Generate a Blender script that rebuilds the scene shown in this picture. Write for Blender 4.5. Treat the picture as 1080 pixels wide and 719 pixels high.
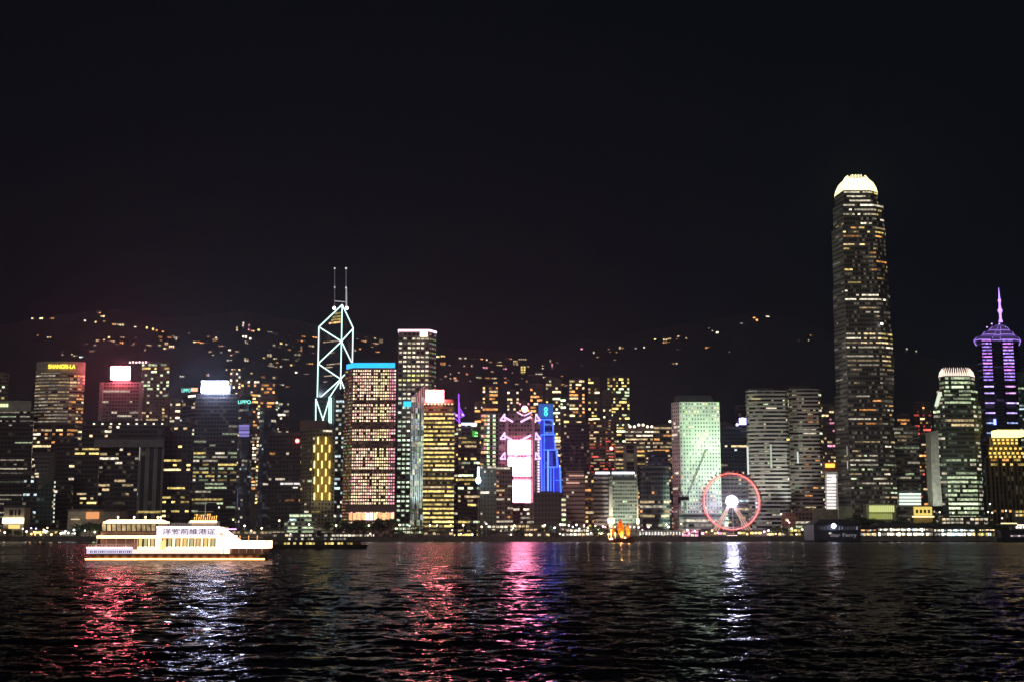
import bpy, math, random
import numpy as np
from mathutils import Vector

for o in list(bpy.data.objects):
    bpy.data.objects.remove(o)
SC = bpy.context.scene
COL = SC.collection
rng = random.Random(7)
R = math.radians

# ------------------------------------------------------------------ camera
FPX, CX, CY, HY, CAMH = 1340.0, 540.0, 359.5, 561.5, 7.0
TILT = math.atan((HY - CY) / FPX)
cam = bpy.data.cameras.new('camera')
cam.sensor_width = 36
cam.lens = 36 * FPX / 1080
cam.clip_start = 0.5
cam.clip_end = 12000
cam_o = bpy.data.objects.new('camera', cam)
COL.objects.link(cam_o)
cam_o.location = (0, 0, CAMH)
cam_o.rotation_euler = (math.pi / 2 + TILT, 0, 0)
SC.camera = cam_o

# ------------------------------------------------------------------ night sky
SUN_EL, SUN_AZ = 28.0, 200.0
w = bpy.data.worlds.new("World")
SC.world = w
w.use_nodes = True
nt = w.node_tree
for n in list(nt.nodes):
    nt.nodes.remove(n)
wo = nt.nodes.new('ShaderNodeOutputWorld')
ad = nt.nodes.new('ShaderNodeAddShader')
b1 = nt.nodes.new('ShaderNodeBackground')
b2 = nt.nodes.new('ShaderNodeBackground')
sk = nt.nodes.new('ShaderNodeTexSky')
sk.sky_type = 'NISHITA'
sk.sun_disc = False
sk.sun_elevation = R(SUN_EL)
sk.sun_rotation = R(SUN_AZ)
b1.inputs['Strength'].default_value = 0.00022
b2.inputs['Color'].default_value = (0.0022, 0.0030, 0.0052, 1)
b2.inputs['Strength'].default_value = 0.8
nt.links.new(sk.outputs[0], b1.inputs[0])
nt.links.new(b1.outputs[0], ad.inputs[0])
nt.links.new(b2.outputs[0], ad.inputs[1])
nt.links.new(ad.outputs[0], wo.inputs[0])

# faint moon and glow of the city behind the viewer
sun = bpy.data.lights.new('moon', 'SUN')
sun.energy = 0.42
sun.angle = R(10)
sun.color = (1.0, 0.9, 0.82)
sun_o = bpy.data.objects.new('moon', sun)
COL.objects.link(sun_o)
d = Vector((math.sin(R(SUN_AZ)) * math.cos(R(SUN_EL)), math.cos(R(SUN_AZ)) * math.cos(R(SUN_EL)), math.sin(R(SUN_EL))))
sun_o.rotation_euler = d.to_track_quat('Z', 'Y').to_euler()

vs = SC.view_settings
vs.view_transform = 'Standard'
vs.look = 'None'
vs.exposure = 0.0
vs.gamma = 1.0
vs.use_curve_mapping = False
cy = SC.cycles
cy.max_bounces = 4
cy.diffuse_bounces = 1
cy.glossy_bounces = 3
cy.transmission_bounces = 2
cy.sample_clamp_indirect = 60.0
cy.use_light_tree = True
cy.caustics_reflective = False
cy.caustics_refractive = False

# ------------------------------------------------------------------ geometry helpers
def at(px, py, Y):
    u = (px - CX) / FPX
    v = (CY - py) / FPX
    dy = math.cos(TILT) - v * math.sin(TILT)
    dz = math.sin(TILT) + v * math.cos(TILT)
    s = Y / dy
    return Vector((u * s, Y, CAMH + dz * s))

def ident(o, label=None, cat=None, group=None, kind=None):
    if label: o['label'] = label
    if cat: o['category'] = cat
    if group: o['group'] = group
    if kind: o['kind'] = kind
    return o

def empty(name, loc, label, cat, group=None, rotz=0):
    o = bpy.data.objects.new(name, None)
    o.empty_display_size = 1
    o.location = loc
    o.rotation_euler = (0, 0, rotz)
    COL.objects.link(o)
    return ident(o, label, cat, group)

class MB:
    """collects faces with optional cell uv and lamp colour"""
    def __init__(s):
        s.v = []; s.f = []; s.uv = []; s.c = []; s.mi = []
    def face(s, pts, uv=None, c=None, mi=0):
        b = len(s.v)
        s.v += [tuple(p) for p in pts]
        s.f.append(tuple(range(b, b + len(pts))))
        s.uv.append(uv if uv else [(0.02, 0.02)] * len(pts))
        s.c.append(c if c else (1, 1, 1))
        s.mi.append(mi)
    def box(s, x0, x1, y0, y1, z0, z1, c=None, mi=0):
        s.hexa([(x0, y0), (x1, y0), (x1, y1), (x0, y1)], z0, z1, c, mi)
    def hexa(s, poly, z0, z1, c=None, mi=0, top=None):
        n = len(poly)
        top = top or poly
        for i in range(n):
            p, q = poly[i], poly[(i + 1) % n]
            P, Q = top[i], top[(i + 1) % n]
            s.face([(p[0], p[1], z0), (q[0], q[1], z0), (Q[0], Q[1], z1), (P[0], P[1], z1)], None, c, mi)
        s.face([(p[0], p[1], z1) for p in top], None, c, mi)
        s.face([(p[0], p[1], z0) for p in reversed(poly)], None, c, mi)
    def tube(s, a, b, r, n=6, c=None, r2=None, mi=0):
        a = Vector(a); b = Vector(b)
        r2 = r if r2 is None else r2
        t = (b - a).normalized()
        up = Vector((0, 0, 1)) if abs(t.z) < 0.9 else Vector((1, 0, 0))
        x = t.cross(up).normalized(); y = t.cross(x)
        A = [a + (x * math.cos(k * 2 * math.pi / n) + y * math.sin(k * 2 * math.pi / n)) * r for k in range(n)]
        B = [b + (x * math.cos(k * 2 * math.pi / n) + y * math.sin(k * 2 * math.pi / n)) * r2 for k in range(n)]
        for k in range(n):
            s.face([A[k], B[k], B[(k + 1) % n], A[(k + 1) % n]], None, c, mi)
        s.face(list(A), None, c, mi); s.face(list(reversed(B)), None, c, mi)
    def ball(s, p, r, nu=10, nv=6, c=None, sz=1.0, mi=0):
        p = Vector(p)
        def P(i, j):
            th = math.pi * j / nv; ph = 2 * math.pi * i / nu
            return p + Vector((r * math.sin(th) * math.cos(ph), r * math.sin(th) * math.sin(ph), r * sz * math.cos(th)))
        for j in range(nv):
            for i in range(nu):
                if j == 0: s.face([P(0, 0), P(i, 1), P(i + 1, 1)], None, c, mi)
                elif j == nv - 1: s.face([P(i, j), P(0, nv), P(i + 1, j)], None, c, mi)
                else: s.face([P(i, j), P(i, j + 1), P(i + 1, j + 1), P(i + 1, j)], None, c, mi)
    def mesh(s, name, mats, lamp=False, smooth=False):
        m = bpy.data.meshes.new(name)
        m.from_pydata(s.v, [], s.f)
        ul = m.uv_layers.new(name='UVMap')
        flat = [c for f in s.uv for p in f for c in p]
        ul.data.foreach_set('uv', flat)
        if lamp:
            ca = m.color_attributes.new('lamp', 'FLOAT_COLOR', 'CORNER')
            cc = []
            for f, c in zip(s.f, s.c):
                cc += [c[0], c[1], c[2], 1.0] * len(f)
            ca.data.foreach_set('color', cc)
        if not isinstance(mats, (list, tuple)): mats = [mats]
        for mt in mats: m.materials.append(mt)
        if len(mats) > 1: m.polygons.foreach_set('material_index', s.mi)
        if smooth: m.polygons.foreach_set('use_smooth', [True] * len(s.f))
        return m
    def build(s, name, mats, parent=None, lamp=False, kind=None, label=None, smooth=False, loc=None):
        o = bpy.data.objects.new(name, s.mesh(name, mats, lamp, smooth))
        COL.objects.link(o)
        if parent is not None: o.parent = parent
        if loc is not None: o.location = loc
        if kind: o['kind'] = kind
        if label: o['label'] = label
        return o

# ------------------------------------------------------------------ materials
_mc = {}
def newmat(name):
    m = bpy.data.materials.new(name)
    m.use_nodes = True
    return m, m.node_tree, m.node_tree.nodes['Principled BSDF']

def plain(name, col, rough=0.7, metal=0.0, var=0.25, scale=0.3, bump=0.0):
    key = ('p', name)
    if key in _mc: return _mc[key]
    m, t, b = newmat(name)
    g = t.nodes.new('ShaderNodeNewGeometry')
    n = t.nodes.new('ShaderNodeTexNoise')
    n.inputs['Scale'].default_value = scale
    n.inputs['Detail'].default_value = 5
    r = t.nodes.new('ShaderNodeMapRange')
    r.inputs[1].default_value = 0.3; r.inputs[2].default_value = 0.7
    r.inputs[3].default_value = 1 - var; r.inputs[4].default_value = 1 + var
    mx = t.nodes.new('ShaderNodeVectorMath'); mx.operation = 'SCALE'
    mx.inputs[0].default_value = col
    t.links.new(g.outputs['Position'], n.inputs['Vector'])
    t.links.new(n.outputs[0], r.inputs[0])
    t.links.new(r.outputs[0], mx.inputs['Scale'])
    t.links.new(mx.outputs[0], b.inputs['Base Color'])
    b.inputs['Roughness'].default_value = rough
    b.inputs['Metallic'].default_value = metal
    _mc[key] = m
    return m

def glow(name, col, strength, sampled=False):
    """a lamp, tube, screen or lit sign, or a surface given lamplight as glow"""
    key = ('g', name)
    if key in _mc: return _mc[key]
    m, t, b = newmat(name)
    b.inputs['Base Color'].default_value = (0.1, 0.1, 0.1, 1)
    b.inputs['Emission Color'].default_value = (*col, 1)
    b.inputs['Emission Strength'].default_value = strength
    m.cycles.emission_sampling = 'AUTO' if sampled else 'NONE'
    _mc[key] = m
    return m

def window_light():
    """lit rooms: colour and power from the mesh, uneven lamps inside"""
    m, t, b = newmat('lit_window_glass')
    a = t.nodes.new('ShaderNodeAttribute'); a.attribute_name = 'lamp'
    g = t.nodes.new('ShaderNodeNewGeometry')
    n = t.nodes.new('ShaderNodeTexNoise')
    n.inputs['Scale'].default_value = 0.42
    n.inputs['Detail'].default_value = 3
    r = t.nodes.new('ShaderNodeMapRange')
    r.inputs[1].default_value = 0.35; r.inputs[2].default_value = 0.68
    r.inputs[3].default_value = 0.35; r.inputs[4].default_value = 1.7
    t.links.new(g.outputs['Position'], n.inputs['Vector'])
    t.links.new(n.outputs[0], r.inputs[0])
    t.links.new(a.outputs['Color'], b.inputs['Emission Color'])
    t.links.new(r.outputs[0], b.inputs['Emission Strength'])
    b.inputs['Base Color'].default_value = (0.03, 0.03, 0.03, 1)
    b.inputs['Roughness'].default_value = 0.2
    m.cycles.emission_sampling = 'NONE'
    return m
MWIN = window_light()

def facade(name, wall, glass=(0.012, 0.014, 0.017), fu=0.7, fv=0.5, dimp=0.25, dimI=0.12, dimc=(1, 0.8, 0.5), rough=0.6):
    key = ('f', name)
    if key in _mc: return _mc[key]
    m, t, b = newmat(name)
    N, L = t.nodes, t.links
    def math_(op, a, bb=None, c=None):
        n = N.new('ShaderNodeMath'); n.operation = op
        for i, x in enumerate((a, bb, c)):
            if x is None: continue
            if isinstance(x, (int, float)): n.inputs[i].default_value = x
            else: L.new(x, n.inputs[i])
        return n.outputs[0]
    uv = N.new('ShaderNodeUVMap'); sp = N.new('ShaderNodeSeparateXYZ')
    L.new(uv.outputs[0], sp.inputs[0])
    U, V = sp.outputs[0], sp.outputs[1]
    fu_ = math_('ABSOLUTE', math_('SUBTRACT', math_('FRACT', U), 0.5))
    fv_ = math_('ABSOLUTE', math_('SUBTRACT', math_('FRACT', V), 0.5))
    ins = math_('MULTIPLY', math_('LESS_THAN', fu_, fu / 2), math_('LESS_THAN', fv_, fv / 2))
    oi = N.new('ShaderNodeObjectInfo')
    cb = N.new('ShaderNodeCombineXYZ')
    L.new(math_('FLOOR', U), cb.inputs[0]); L.new(math_('FLOOR', V), cb.inputs[1])
    L.new(math_('MULTIPLY', oi.outputs['Random'], 371.0), cb.inputs[2])
    wn = N.new('ShaderNodeTexWhiteNoise'); wn.noise_dimensions = '3D'
    L.new(cb.outputs[0], wn.inputs['Vector'])
    sc = N.new('ShaderNodeSeparateColor'); L.new(wn.outputs['Color'], sc.inputs[0])
    lit = math_('LESS_THAN', wn.outputs['Value'], dimp)
    st = math_('MULTIPLY', math_('MULTIPLY', lit, ins), math_('MULTIPLY', math_('ADD', sc.outputs[1], 0.15), dimI))
    mix = N.new('ShaderNodeMix'); mix.data_type = 'RGBA'
    g = N.new('ShaderNodeNewGeometry'); no = N.new('ShaderNodeTexNoise')
    no.inputs['Scale'].default_value = 0.06; no.inputs['Detail'].default_value = 6
    L.new(g.outputs['Position'], no.inputs['Vector'])
    vm = N.new('ShaderNodeVectorMath'); vm.operation = 'SCALE'
    vm.inputs[0].default_value = wall
    L.new(math_('MULTIPLY_ADD', no.outputs[0], 1.0, 0.5), vm.inputs['Scale'])
    L.new(ins, mix.inputs[0]); L.new(vm.outputs[0], mix.inputs[6]); mix.inputs[7].default_value = (*glass, 1)
    L.new(mix.outputs[2], b.inputs['Base Color'])
    L.new(math_('SUBTRACT', rough, math_('MULTIPLY', ins, rough - 0.15)), b.inputs['Roughness'])
    b.inputs['Emission Color'].default_value = (*dimc, 1)
    L.new(st, b.inputs['Emission Strength'])
    m.cycles.emission_sampling = 'NONE'
    _mc[key] = m
    return m

F_DARK = facade('dark_curtain_wall', (0.035, 0.032, 0.036), (0.012, 0.014, 0.018), 0.85, 0.6, 0.12, 0.06)
F_GREY = facade('grey_concrete_facade', (0.13, 0.12, 0.115), fu=0.75, fv=0.5, dimp=0.2, dimI=0.08)
F_STONE = facade('light_stone_facade', (0.27, 0.24, 0.21), fu=0.96, fv=0.5, dimp=0.3, dimI=0.10)
F_BROWN = facade('brown_brick_facade', (0.14, 0.085, 0.07), fu=0.6, fv=0.5, dimp=0.25, dimI=0.10, dimc=(1, .6, .35))
F_TEAL = facade('teal_glass_facade', (0.05, 0.075, 0.075), (0.03, 0.05, 0.055), 0.8, 0.7, 0.2, 0.05, (0.7, 1, .9), 0.3)
F_GREEN = facade('pale_white_panel_facade', (0.62, 0.66, 0.6), (0.03, 0.04, 0.035), 0.42, 0.42, 0.2, 0.3, (1, 1, .75))
F_BAND = facade('banded_granite_facade', (0.30, 0.26, 0.23), (0.012, 0.014, 0.014), 1.0, 0.52, 0.15, 0.06, (1, 1, .7))
F_IFC = facade('silver_glass_facade', (0.125, 0.115, 0.105), (0.035, 0.034, 0.032), 0.8, 0.55, 0.4, 0.10, (1, .85, .6), 0.35)
F_RESI = facade('apartment_wall', (0.075, 0.055, 0.055), (0.015, 0.013, 0.014), 0.5, 0.45, 0.3, 0.10, (1, .6, .35))
F_PINK = facade('pink_granite_facade', (0.42, 0.29, 0.26), (0.05, 0.04, 0.04), 0.9, 0.35, 0.1, 0.1)
F_STRIPE = facade('ribbed_silver_facade', (0.34, 0.38, 0.38), (0.03, 0.04, 0.045), 0.5, 1.0, 0.35, 0.35, (.85, 1, .95), 0.4)
F_BLUE = facade('blue_lit_facade', (0.03, 0.05, 0.16), (0.006, 0.01, 0.05), 0.7, 0.6, 0.5, 0.35, (0.03, 0.08, 1.0), 0.3)

M_DARK = plain('dark_metal', (0.03, 0.03, 0.033), 0.5, 0.4)
M_ROOF = plain('roof_concrete', (0.10, 0.095, 0.09), 0.8)
M_STEEL = plain('painted_steel', (0.25, 0.25, 0.25), 0.5, 0.3)
M_WHITE = plain('white_paint', (0.75, 0.75, 0.73), 0.5, 0.0, 0.08)
M_LEAF = plain('leaves', (0.045, 0.07, 0.028), 0.75, 0, 0.6, 1.2)
M_BARK = plain('bark', (0.06, 0.045, 0.035), 0.9)
M_STONEW = plain('seawall_stone', (0.12, 0.11, 0.10), 0.85, 0, 0.4, 0.5)

C = dict(w=(1, .73, .38), y=(1, .74, .22), o=(1, .42, .12), c=(.75, .95, 1), g=(.82, 1, .60), n=(1, .88, .66), p=(1, .35, .55), r=(1, .12, .1), b=(.15, .3, 1), v=(.6, .3, 1), t=(.3, 1, .9))

# ------------------------------------------------------------------ windows
def lit_cells(ni, nj, d, L, cols, I, r, mode='runs', bands=None, colfn=None, yb=None, rowy=None):
    """which cells of a facade are lit: (i0, i1, j, colour)"""
    out = []
    for j in range(nj):
        t = (j + .5) / nj
        dj = d
        if bands is not None:
            dj = None
            for (a, b_, dd) in bands:
                if a <= t < b_: dj = dd
            if dj is None: continue
        if yb is not None:
            dj = None; y = rowy(j)
            for b_ in yb:
                if b_[0] <= y < b_[1]:
                    dj = b_[2]; I = b_[3] if len(b_) > 3 else I; cols = b_[4] if len(b_) > 4 else cols
            if dj is None: continue
        if mode == 'grid':
            for i in range(ni):
                if r.random() < dj:
                    c = colfn(i, j, ni, nj, r) if colfn else tuple(x * r.uniform(*I) for x in C[r.choice(cols)])
                    if c: out.append((i, i + 1, j, c))
            continue
        dj = dj * (r.choice([0.15, 0.5, 1.0, 1.0, 1.6, 2.1]) if dj < 0.8 else 1)
        c0 = C[r.choice(cols)]
        i = 0
        if dj < .02: continue
        gap = L * (1 - min(dj, .97)) / max(min(dj, .97), .02)
        if r.random() > dj: i += int(r.expovariate(1 / max(gap, .3)))
        while i < ni:
            n = max(1, int(round(r.expovariate(1 / L) + .5)))
            e = min(ni, i + n)
            k = r.uniform(*I) * r.choice([.45, .7, 1, 1, 1.3])
            cc = c0 if r.random() < .7 else C[r.choice(cols)]
            out.append((i, e, j, tuple(x * k for x in cc)))
            i = e + max(1, int(round(r.expovariate(1 / max(gap, .4)))))
    return out

def add_windows(root, quads, cap=100, name='window'):
    """quads: (origin, u, n, width, height, colour) in the root's space; the largest become parts of their own"""
    quads.sort(key=lambda q: -q[3] * q[4] * (0.6 + min(1.5, max(q[5]))))
    def put(mb, q, o0):
        p, u, n, wd, ht, c = q
        c = tuple(x * 1.3 for x in c)
        p = p - o0
        a = p + n * 0.22; b_ = a + u * wd
        z = Vector((0, 0, ht))
        mb.face([a, b_, b_ + z, a + z], None, c)
        A = p; B = p + u * wd
        mb.face([A, a, a + z, A + z], None, c); mb.face([b_, B, B + z, b_ + z], None, c)
        mb.face([A + z, a + z, b_ + z, B + z], None, c); mb.face([A, B, b_, a], None, c)
    for q in quads[:cap]:
        mb = MB(); put(mb, q, q[0])
        mb.build(name, MWIN, root, lamp=True, loc=q[0])
    if len(quads) > cap:
        mb = MB()
        for q in quads[cap:]: put(mb, q, Vector((0, 0, 0)))
        mb.build('lit_window_field', MWIN, root, lamp=True, kind='stuff')

def poly_px(front, D, yref, Y, inset=1.5):
    """world footprint from the corners one sees, left to right, (px, extra depth); closed at the back"""
    P = [at(px, yref, Y + dy) for px, dy in front]
    pl, pr = front[0], front[-1]
    back = max(pl[1], pr[1]) + D
    s = 1 if pr[0] > pl[0] else -1
    P.append(at(pr[0] - inset * s, yref, Y + back)); P.append(at(pl[0] + inset * s, yref, Y + back))
    return [Vector((p.x, p.y, 0)) for p in P]

BASEZ = 3.5
def row_of(z, Y): return CY - FPX * math.tan(math.atan((z - CAMH) / Y) - TILT)
def stage(body, roofm, quads, poly, z0, z1, fh, bw, spec, r, ztop=None, tag0=0.0, Yb=1150):
    """adds one storey block to the body mesh and its lit cells to quads; poly in root space"""
    n = len(poly)
    H = z1 - z0
    nj = max(1, int(round(H / fh)))
    ch = H / nj
    for i in range(n):
        p, q = poly[i], poly[(i + 1) % n]
        L = (q - p).length
        if L < 0.05: continue
        ni = max(1, int(round(L / bw)))
        o = tag0 + i * 50
        a, b_ = Vector((p.x, p.y, z0)), Vector((q.x, q.y, z0))
        c, d_ = Vector((q.x, q.y, z1)), Vector((p.x, p.y, z1))
        body.face([a, b_, c, d_], [(o, 0), (o + ni, 0), (o + ni, nj), (o, nj)])
        if spec is None: continue
        e = (q - p).normalized()
        nrm = Vector((e.y, -e.x, 0))
        if i >= n - 3 and nrm.y > 0.2: continue
        if nrm.y > -0.08: continue
        sps = spec.get('faces')
        sp = sps[min(i, len(sps) - 1)] if sps else spec
        if sp is None: continue
        fu, fv = sp.get('fu', spec.get('fu', .75)), sp.get('fv', spec.get('fv', .5))
        bwid = L / ni
        for (i0, i1, j, col) in lit_cells(ni, nj, sp.get('d', .25), sp.get('L', 2.5), sp.get('c', 'wyn'), sp.get('I', (.4, 1.4)), r, sp.get('mode', 'runs'), sp.get('bands'), sp.get('fn'), sp.get('yb'), lambda j: row_of(z0 + (j + .5) * ch + BASEZ, Yb)):
            u0 = (i0 + (1 - fu) / 2) * bwid
            u1 = (i1 - (1 - fu) / 2) * bwid
            zz = z0 + (j + (1 - fv) / 2) * ch
            quads.append((Vector((p.x, p.y, zz)) + e * u0, e, nrm, u1 - u0, ch * fv, col))
    (roofm).face([(p.x, p.y, z1) for p in poly])

def tower(name, label, front, top, Y, mat=None, D=28, spec=None, fh=3.9, bw=3.2, yref=None, cat='building', group=None, base=None, roof='box', cap=100, seed=None, stages=None, wincap=None):
    """front: [(px, dy), ...] corners seen; top: px row of the roof; stages: [(front, ybottom, ytop)] bottom first"""
    mat = mat or F_DARK
    r = random.Random(seed if seed is not None else label)
    if not isinstance(front[0], tuple): front = [(front[0], 0), (front[1], 0)]
    yref = yref or (top + 545) / 2
    base = BASEZ if base is None else base
    xm = sum(p[0] for p in front) / len(front)
    loc = at(xm, yref, Y); loc = Vector((loc.x, loc.y, base))
    root = empty(name, loc, label, cat, group)
    body, roofm, quads = MB(), MB(), []
    if stages is None: stages = [(front, None, top)]
    z0 = 0.0; k = 0
    for fr, yb, yt in stages:
        if not isinstance(fr[0], tuple): fr = [(fr[0], 0), (fr[1], 0)]
        poly = [p - Vector((loc.x, loc.y, 0)) for p in poly_px(fr, D, yref, Y)]
        z1 = at(xm, yt, Y).z - base
        stage(body, roofm, quads, poly, z0, z1, fh, bw, spec, r, tag0=k * 400, Yb=Y)
        z0 = z1; k += 1
    body.build('facade', mat, root)
    roofm.build('roof', M_ROOF, root)
    xs = [p.x for p in poly]; ys = [p.y for p in poly]
    cxm, cym = sum(xs) / len(xs), sum(ys) / len(ys)
    wd = max(xs) - min(xs)
    if roof in ('box', 'mast'):
        m = MB()
        m.box(cxm - wd * .28, cxm + wd * .22, cym - 5, cym + 6, z1 - .5, z1 + r.uniform(2.0, 3.6))
        m.box(cxm + wd * .25, cxm + wd * .36, cym - 3, cym + 3, z1 - .5, z1 + 1.6)
        m.build('roof_plant_room', M_ROOF, root)
        m = MB()
        for i in range(4):
            p, q = poly[i], poly[(i + 1) % len(poly)]
            m.tube((p.x, p.y, z1 + .4), (q.x, q.y, z1 + .4), .4, 4)
        m.build('parapet', M_ROOF, root)
    if roof == 'mast':
        m = MB(); m.tube((cxm, cym, z1), (cxm, cym, z1 + 14), .3, 5); m.build('antenna', M_STEEL, root)
    add_windows(root, quads, cap)
    root['h'] = z1
    return root, poly, z1, loc

def lump(root, mb_fn, name, mat, lamp=False):
    m = MB(); mb_fn(m); return m.build(name, mat, root, lamp=lamp)

def panel(root, loc, px0, px1, py0, py1, Y, mat, name='sign', th=1.5):
    """a thick box in front of a facade, placed in the root's space"""
    a, b_ = at(px0, py1, Y), at(px1, py0, Y)
    m = MB(); m.box(a.x - loc.x, b_.x - loc.x, Y - loc.y - th, Y - loc.y, a.z - loc.z, b_.z - loc.z)
    return m.build(name, mat, root)

def text_part(txt, root, lx, ly, lz, height, width, mat, name='lettering', thick=0.15, rotz=0.0):
    cu = bpy.data.curves.new(name, 'FONT')
    cu.body = txt; cu.align_x = 'CENTER'; cu.extrude = thick; cu.size = height * 1.35; cu.offset = 0.012 * height
    tmp = bpy.data.objects.new('tmp_text', cu); COL.objects.link(tmp)
    bpy.context.view_layer.update()
    me = bpy.data.meshes.new_from_object(tmp.evaluated_get(bpy.context.evaluated_depsgraph_get()))
    bpy.data.objects.remove(tmp)
    me.name = name
    if len(me.vertices) == 0: return None
    xs = [v.co.x for v in me.vertices]; s = width / max(1e-3, max(xs) - min(xs))
    for v in me.vertices: v.co.x *= s
    me.materials.clear(); me.materials.append(mat)
    o = bpy.data.objects.new(name, me); COL.objects.link(o); o.parent = root
    o.location = (lx, ly, lz); o.rotation_euler = (math.pi / 2, 0, rotz)
    return o

def flood(root, pos, target, power, col, cone=20, blend=.5, radius=1.5):
    l = bpy.data.lights.new('floodlight', 'SPOT')
    l.energy = power; l.color = col; l.spot_size = R(cone); l.spot_blend = blend; l.shadow_soft_size = radius
    o = bpy.data.objects.new('floodlight', l); COL.objects.link(o)
    o.location = pos
    o.rotation_euler = (Vector(pos) - Vector(target)).to_track_quat('Z', 'Y').to_euler()
    return o

def ordinal(i, n):
    w = ['first', 'second', 'third', 'fourth', 'fifth', 'sixth', 'seventh', 'eighth', 'ninth', 'tenth', 'eleventh', 'twelfth', 'thirteenth', 'fourteenth', 'fifteenth']
    if n == 1: return 'alone there'
    return 'last at right' if i == n - 1 else (w[i] if i < len(w) else str(i + 1) + 'th') + ' from left'
LANDMARKS = [(-60, 36, 'the green-lit parapet office block'), (36, 90, 'the yellow-lettered curved hotel'), (90, 150, 'the red rooftop sign'), (150, 185, 'the gate-shaped block'),
             (185, 250, 'the white rooftop sign'), (250, 300, 'the violet-glinting faceted tower'), (300, 330, 'the red beacon'), (330, 362, 'the white-braced triangular tower'), (362, 418, 'the cyan-topped tower'),
             (418, 447, 'the pink-rimmed square tower'), (447, 480, 'the amber-banded tower'), (480, 515, 'the violet spire'), (515, 566, 'the building with three glowing screens'),
             (566, 600, 'the blue outlined tower'), (600, 640, 'the pink granite block'), (640, 700, 'the paired grey office blocks'), (700, 738, 'the pale green tower'), (738, 806, 'the ferris wheel'),
             (806, 870, 'the rounded banded towers'), (870, 946, 'the tallest tower'), (946, 980, 'the dim banded office'), (980, 1038, 'the claw-crowned shorter tower'), (1038, 1200, 'the gold-crowned block')]
def auto_labels(items, phrase, rel='below'):
    """items: [(px, object)]; gives each one a label by its nearest landmark and its place in that row"""
    bins = {}
    for px, o in items:
        for a, b_, nm in LANDMARKS:
            if a <= px < b_ or (nm == LANDMARKS[-1][2] and px >= a):
                bins.setdefault(nm, []).append((px, o)); break
        else: bins.setdefault(LANDMARKS[0][2], []).append((px, o))
    for nm, L in bins.items():
        L.sort(key=lambda t: t[0])
        for i, (px, o) in enumerate(L):
            o['label'] = '%s %s %s, %s' % (phrase, rel, nm, ordinal(i, len(L)))

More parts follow.
